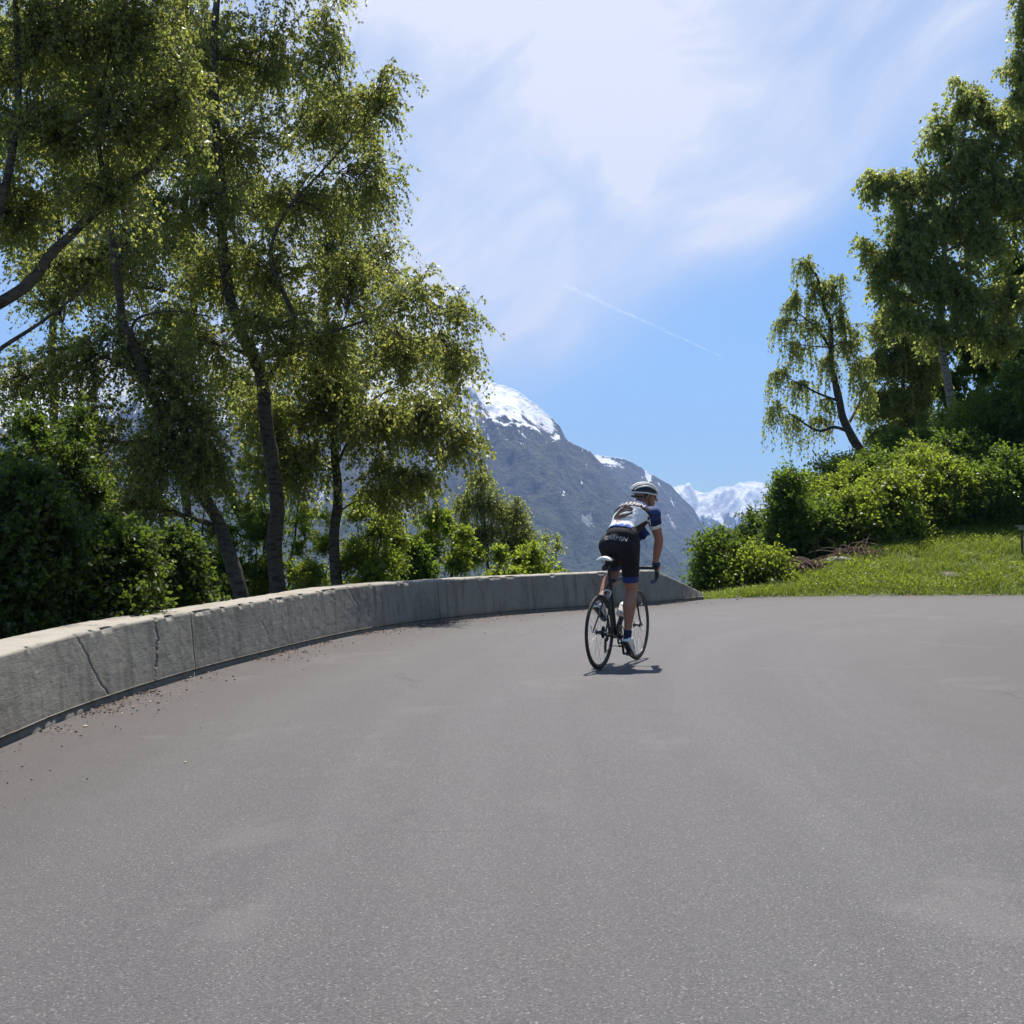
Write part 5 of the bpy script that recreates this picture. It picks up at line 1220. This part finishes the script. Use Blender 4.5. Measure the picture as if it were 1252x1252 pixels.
    def polygrid(poly, step=0.008):
        """fill a plane polygon with a fine triangulated grid"""
        bm = bmesh.new(); vs = [bm.verts.new((x, y, 0)) for x, y in poly]; fc = bm.faces.new(vs)
        xs_ = [p[0] for p in poly]; ys_ = [p[1] for p in poly]
        x = min(xs_) + step
        while x < max(xs_):
            bmesh.ops.bisect_plane(bm, geom=bm.verts[:] + bm.edges[:] + bm.faces[:], plane_co=(x, 0, 0), plane_no=(1, 0, 0)); x += step
        y = min(ys_) + step
        while y < max(ys_):
            bmesh.ops.bisect_plane(bm, geom=bm.verts[:] + bm.edges[:] + bm.faces[:], plane_co=(0, y, 0), plane_no=(0, 1, 0)); y += step
        bm.verts.index_update(); V = [(v.co.x, v.co.y) for v in bm.verts]; Fx = [[v.index for v in f.verts] for f in bm.faces]; bm.free(); return V, Fx
    def text(s, size, shear=0.0):
        cu = bpy.data.curves.new('t', 'FONT'); cu.body = s; cu.size = size; cu.align_x = 'CENTER'; cu.align_y = 'CENTER'; cu.resolution_u = 3; cu.shear = shear; cu.offset = 0.0
        o_ = bpy.data.objects.new('t', cu); C.objects.link(o_); dg = bpy.context.evaluated_depsgraph_get(); m_ = bpy.data.meshes.new_from_object(o_.evaluated_get(dg)); bpy.data.objects.remove(o_)
        bm = bmesh.new(); bm.from_mesh(m_); bmesh.ops.subdivide_edges(bm, edges=[e for e in bm.edges if e.calc_length() > size * 0.25], cuts=2); bmesh.ops.triangulate(bm, faces=bm.faces)
        V = [(v.co.x, v.co.y) for v in bm.verts]; bm.verts.index_update(); Fx = [[v.index for v in f.verts] for f in bm.faces]; bm.free(); return V, Fx
    def xf(VF, dx=0, dy=0, rot=0, sx=1, sy=1):
        V, Fx = VF; c, s = math.cos(rot), math.sin(rot); return [(c * x * sx - s * y * sy + dx, s * x * sx + c * y * sy + dy) for x, y in V], Fx
    def swirl(pts_out, pts_in):
        n = len(pts_out); V = list(pts_out) + list(pts_in); return V, [[i, i + 1, n + i + 1, n + i] for i in range(n - 1)]
    O = PEL.lerp(CHE, 0.62) + Vector((0, 0.0, 0)); U = Vector((0.10, -1, -0.02)); V_ = (NEK - PEL)
    white = polygrid([(-0.135, -0.118), (0.098, -0.120), (0.128, -0.06), (0.175, 0.050), (0.182, 0.085), (0.085, 0.130), (-0.11, 0.130), (-0.165, 0.09), (-0.160, -0.02)])
    # swooping e
    n = 48; oo, ii_ = [], []
    for k in range(n):
        t = R(20) + (R(330)) * k / (n - 1); w_ = 0.006 + 0.022 * max(0.0, math.sin(math.pi * k / (n - 1))) ** 0.7
        cx, cy = 0.070 * math.cos(t), 0.044 * math.sin(t); l = math.hypot(cx, cy)
        oo.append((cx * (1 + w_ / l * 0.5), cy * (1 + w_ / l * 0.5))); ii_.append((cx * (1 - w_ / l), cy * (1 - w_ / l)))
    e1 = xf(swirl(oo, ii_), -0.035, 0.052, R(8), 1.16, 1.35)
    bar = xf(polygrid([(-0.062, -0.010), (0.066, 0.004), (0.070, 0.018), (-0.060, 0.001)], 0.01), -0.035, 0.054, R(8), 1.16, 1.35)
    ring_ = []
    for rr_ in (0.018, 0.013): ring_.append([(rr_ * math.cos(t) * 1.3, rr_ * math.sin(t)) for t in np.linspace(0, 2 * math.pi, 25)])
    rg = xf(swirl(ring_[0], ring_[1]), -0.045, -0.045)
    M_E = cloth('dark_brown_print', (0.022, 0.009, 0.008), 0.95); M_ER = cloth('red_print', (0.42, 0.05, 0.04)); M_WP = cloth('white_print', (0.82, 0.80, 0.80)); M_BP = cloth('blue_print', (0.015, 0.11, 0.48)); M_GP = cloth('grey_print', (0.42, 0.42, 0.44))
    specs = [('back_panel', *white, CW, 0.0035, None), ('emblem', *e1, M_E, 0.011, None), ('emblem_bar', *bar, M_E, 0.0114, None), ('ring_emblem', *rg, M_ER, 0.009, None)]
    specs.append(('lettering', *xf(text('GARMIN', 0.060), 0.0, 0.158, 0, 1.08, 1.15), M_WP, 0.018, None))
    zz = [(-0.140, -0.138)] + [(-0.140 + 0.030 * k, -0.138 + (0.046 if k % 2 else 0.024)) for k in range(9)] + [(0.118, -0.138)]
    specs.append(('argyle_hem', *polygrid(zz, 0.01), M_BP, 0.0065, None))
    for k in range(3):
        cx = -0.075 + k * 0.065; specs.append(('diamond', [(cx, -0.134), (cx + 0.014, -0.118), (cx, -0.102), (cx - 0.014, -0.118)], [[0, 1, 2, 3]], CBLU, 0.0085, None))
    for q in range(3): specs.append(('side_print', *xf(polygrid([(-0.012, -0.004), (0.012, -0.006), (0.010, 0.004), (-0.010, 0.005)], 0.008), 0.118 + q * 0.010, -0.070 + 0.022 * q, R(50)), M_WP, 0.006, None))
    specs = [s_ for s_ in specs if s_]
    decals(jersey, O, U, V_, specs)
    O2 = PEL + Vector((-0.10, -0.01, 0.005)); decals(shorts, O2, Vector((0.0, -1, 0)), Vector((0.28, 0, 1)), [('lettering', *xf(text('GARMIN', 0.056, 0.12), 0.0, 0.035, R(-4), 1.05, 1.1), M_GP, 0.014, None)])
    # cuff lettering is too small to read: a pale dash
    # ---- helmet
    def shell(name, r0, u0, m_, parent, a0=0, a1=2 * math.pi, nu=40, nv=14, grow=0.0, squash=0.93, strip=None):
        V, Fx = [], []
        us = np.linspace(0, math.pi * 0.5, nv)
        for i in range(nu + 1):
            th = a0 + (a1 - a0) * i / nu
            for ph in us:
                f = math.cos(th) * math.sin(ph); s_ = math.sin(th) * math.sin(ph); c_ = math.cos(ph)
                ln = 1.26 if f < 0 else 1.16
                V.append(tuple(hp(-0.015 + f * r0 * ln, s_ * r0 * squash, u0 + c_ * r0 * 0.92 - (0.012 if f < 0 else -0.004) * abs(f))))
        ii = np.arange(len(V)).reshape(nu + 1, nv); Fx = np.stack([ii[:-1, :-1], ii[1:, :-1], ii[1:, 1:], ii[:-1, 1:]], -1).reshape(-1, 4)
        o_ = link(name, npmesh(name, V, Fx), m_, parent, True)
        md_ = o_.modifiers.new('s', 'SOLIDIFY'); md_.thickness = 0.008; dg = bpy.context.evaluated_depsgraph_get(); ev_ = bpy.data.meshes.new_from_object(o_.evaluated_get(dg)); ev_.name = name; o_.modifiers.clear(); o_.data = ev_
        return o_
    helmet = shell('helmet', 0.099, 0.032, M_BLACK, root)
    for j, lat in enumerate((-0.80, -0.46, -0.15, 0.15, 0.46, 0.80)):
        pts = []
        for t in np.linspace(-1.32, 1.25, 16):
            r_ = 0.105; s_ = math.sin(lat * 1.15) * r_ * 0.96; c_ = math.cos(lat * 1.15); f = math.sin(t); h = math.cos(t) * c_
            pts.append(tuple(hp(-0.015 + f * r_ * (1.28 if f < 0 else 1.18) * (0.55 + 0.45 * c_ + 0.12), s_ * (1 - 0.25 * abs(f) ** 2), 0.036 + h * r_ * 0.92 - 0.010 * abs(f))))
        P_ = spline(pts, 40); rr_ = 0.0045 + 0.0045 * np.sin(np.linspace(0, math.pi, 40))
        v, f = tubes(P_, rr_, 8); link('helmet_rib', npmesh('helmet_rib', v, f), M_WHITE, helmet, True)
    rim = [tuple(hp(-0.015 + math.cos(t) * 0.102 * (1.26 if math.cos(t) < 0 else 1.16), math.sin(t) * 0.102 * 0.93, 0.030 - 0.008 * abs(math.cos(t)))) for t in np.linspace(0, 2 * math.pi, 50)]
    v, f = tubes(np.array(rim), 0.0075, 8); link('helmet_rim', npmesh('helmet_rim', v, f), M_WHITE, helmet, True)
    band = [tuple(hp(-0.015 + math.cos(t) * 0.103 * 1.2, math.sin(t) * 0.095, -0.012)) for t in np.linspace(R(110), R(250), 20)]
    v, f = tubes(np.array(band), 0.008, 8); link('retention_band', npmesh('retention_band', v, f), M_BLACK, helmet, True)
    for s in (1, -1):
        pipe('chin_strap', [hp(0.02, s * 0.088, 0.02), hp(0.008, s * 0.084, -0.04), hp(0.035, s * 0.055, -0.088), hp(0.05, s * 0.01, -0.108)], 0.0035, M_BLACK, helmet, sides=5)
    # hair at the nape, glasses, eyes
    hair = garment('hair', (reg == ix['head']) & (((co - np.array(HEA)) @ np.array(fw)) < -0.005) & (((co - np.array(HEA)) @ np.array(hu)) < 0.06) & (((co - np.array(HEA)) @ np.array(hu)) > -0.045), 0.004, [simple('brown_hair', (0.045, 0.028, 0.018), 0.6)])
    gl = []
    for s in (1, -1):
        pts = [hp(0.088 - 0.03 * (a ** 2), s * (0.012 + 0.055 * a), 0.018) for a in np.linspace(0, 1, 8)]
        V = [tuple(p + hu * h) for p in pts for h in (0.014, -0.018)]; ii = np.arange(16).reshape(8, 2); Fx = np.stack([ii[:-1, 0], ii[1:, 0], ii[1:, 1], ii[:-1, 1]], -1)
        V = [tuple(Vector(v_) + fw * 0.012) for v_ in V]
        gl.append((V, Fx))
    g = link('sunglasses', npmesh('sunglasses', *joinvf([(np.array(a), b_) for a, b_ in gl])), simple('dark_lens', (0.02, 0.02, 0.025), 0.1), root, True)
    for s in (1, -1):
        pipe('temple', [hp(0.070, s * 0.070, 0.030), hp(0.03, s * 0.080, 0.026), hp(-0.015, s * 0.080, 0.015)], 0.0045, M_WHITE, g, sides=6)
    pipe('brow_bar', [hp(0.068, 0.070, 0.032), hp(0.100, 0.03, 0.033), hp(0.104, 0, 0.033), hp(0.100, -0.03, 0.033), hp(0.068, -0.070, 0.032)], 0.004, M_WHITE, g, sides=6)
    for s in (1, -1):
        bm = bmesh.new(); bmesh.ops.create_uvsphere(bm, u_segments=16, v_segments=10, radius=0.012); m_ = bpy.data.meshes.new('eye'); bm.to_mesh(m_); bm.free(); o_ = link('eye', m_, M_WHITE, root, True); o_.location = hp(0.078, s * 0.030, 0.010)
    return root
person()
#==BIKE1==
# ------------------------------------------------------------------ valley air
def haze():
    me = boxmesh('haze', (20000, 13200, 1600), bev=0.5, loc=(0, 5600, 300))
    m = bpy.data.materials.new('haze_air'); m.use_nodes = True; t = m.node_tree; t.nodes.clear()
    v = t.nodes.new('ShaderNodeVolumePrincipled'); v.inputs['Color'].default_value = (0.38, 0.58, 1.0, 1)
    v.inputs['Density'].default_value = 0.000095; v.inputs['Anisotropy'].default_value = 0.1
    o = t.nodes.new('ShaderNodeOutputMaterial'); t.links.new(v.outputs[0], o.inputs['Volume'])
    tag(link('haze', me, m), 'blue air filling the valley between the slopes', 'haze', kind='stuff')
haze()
print('leaf faces', sum(STAT.values()))
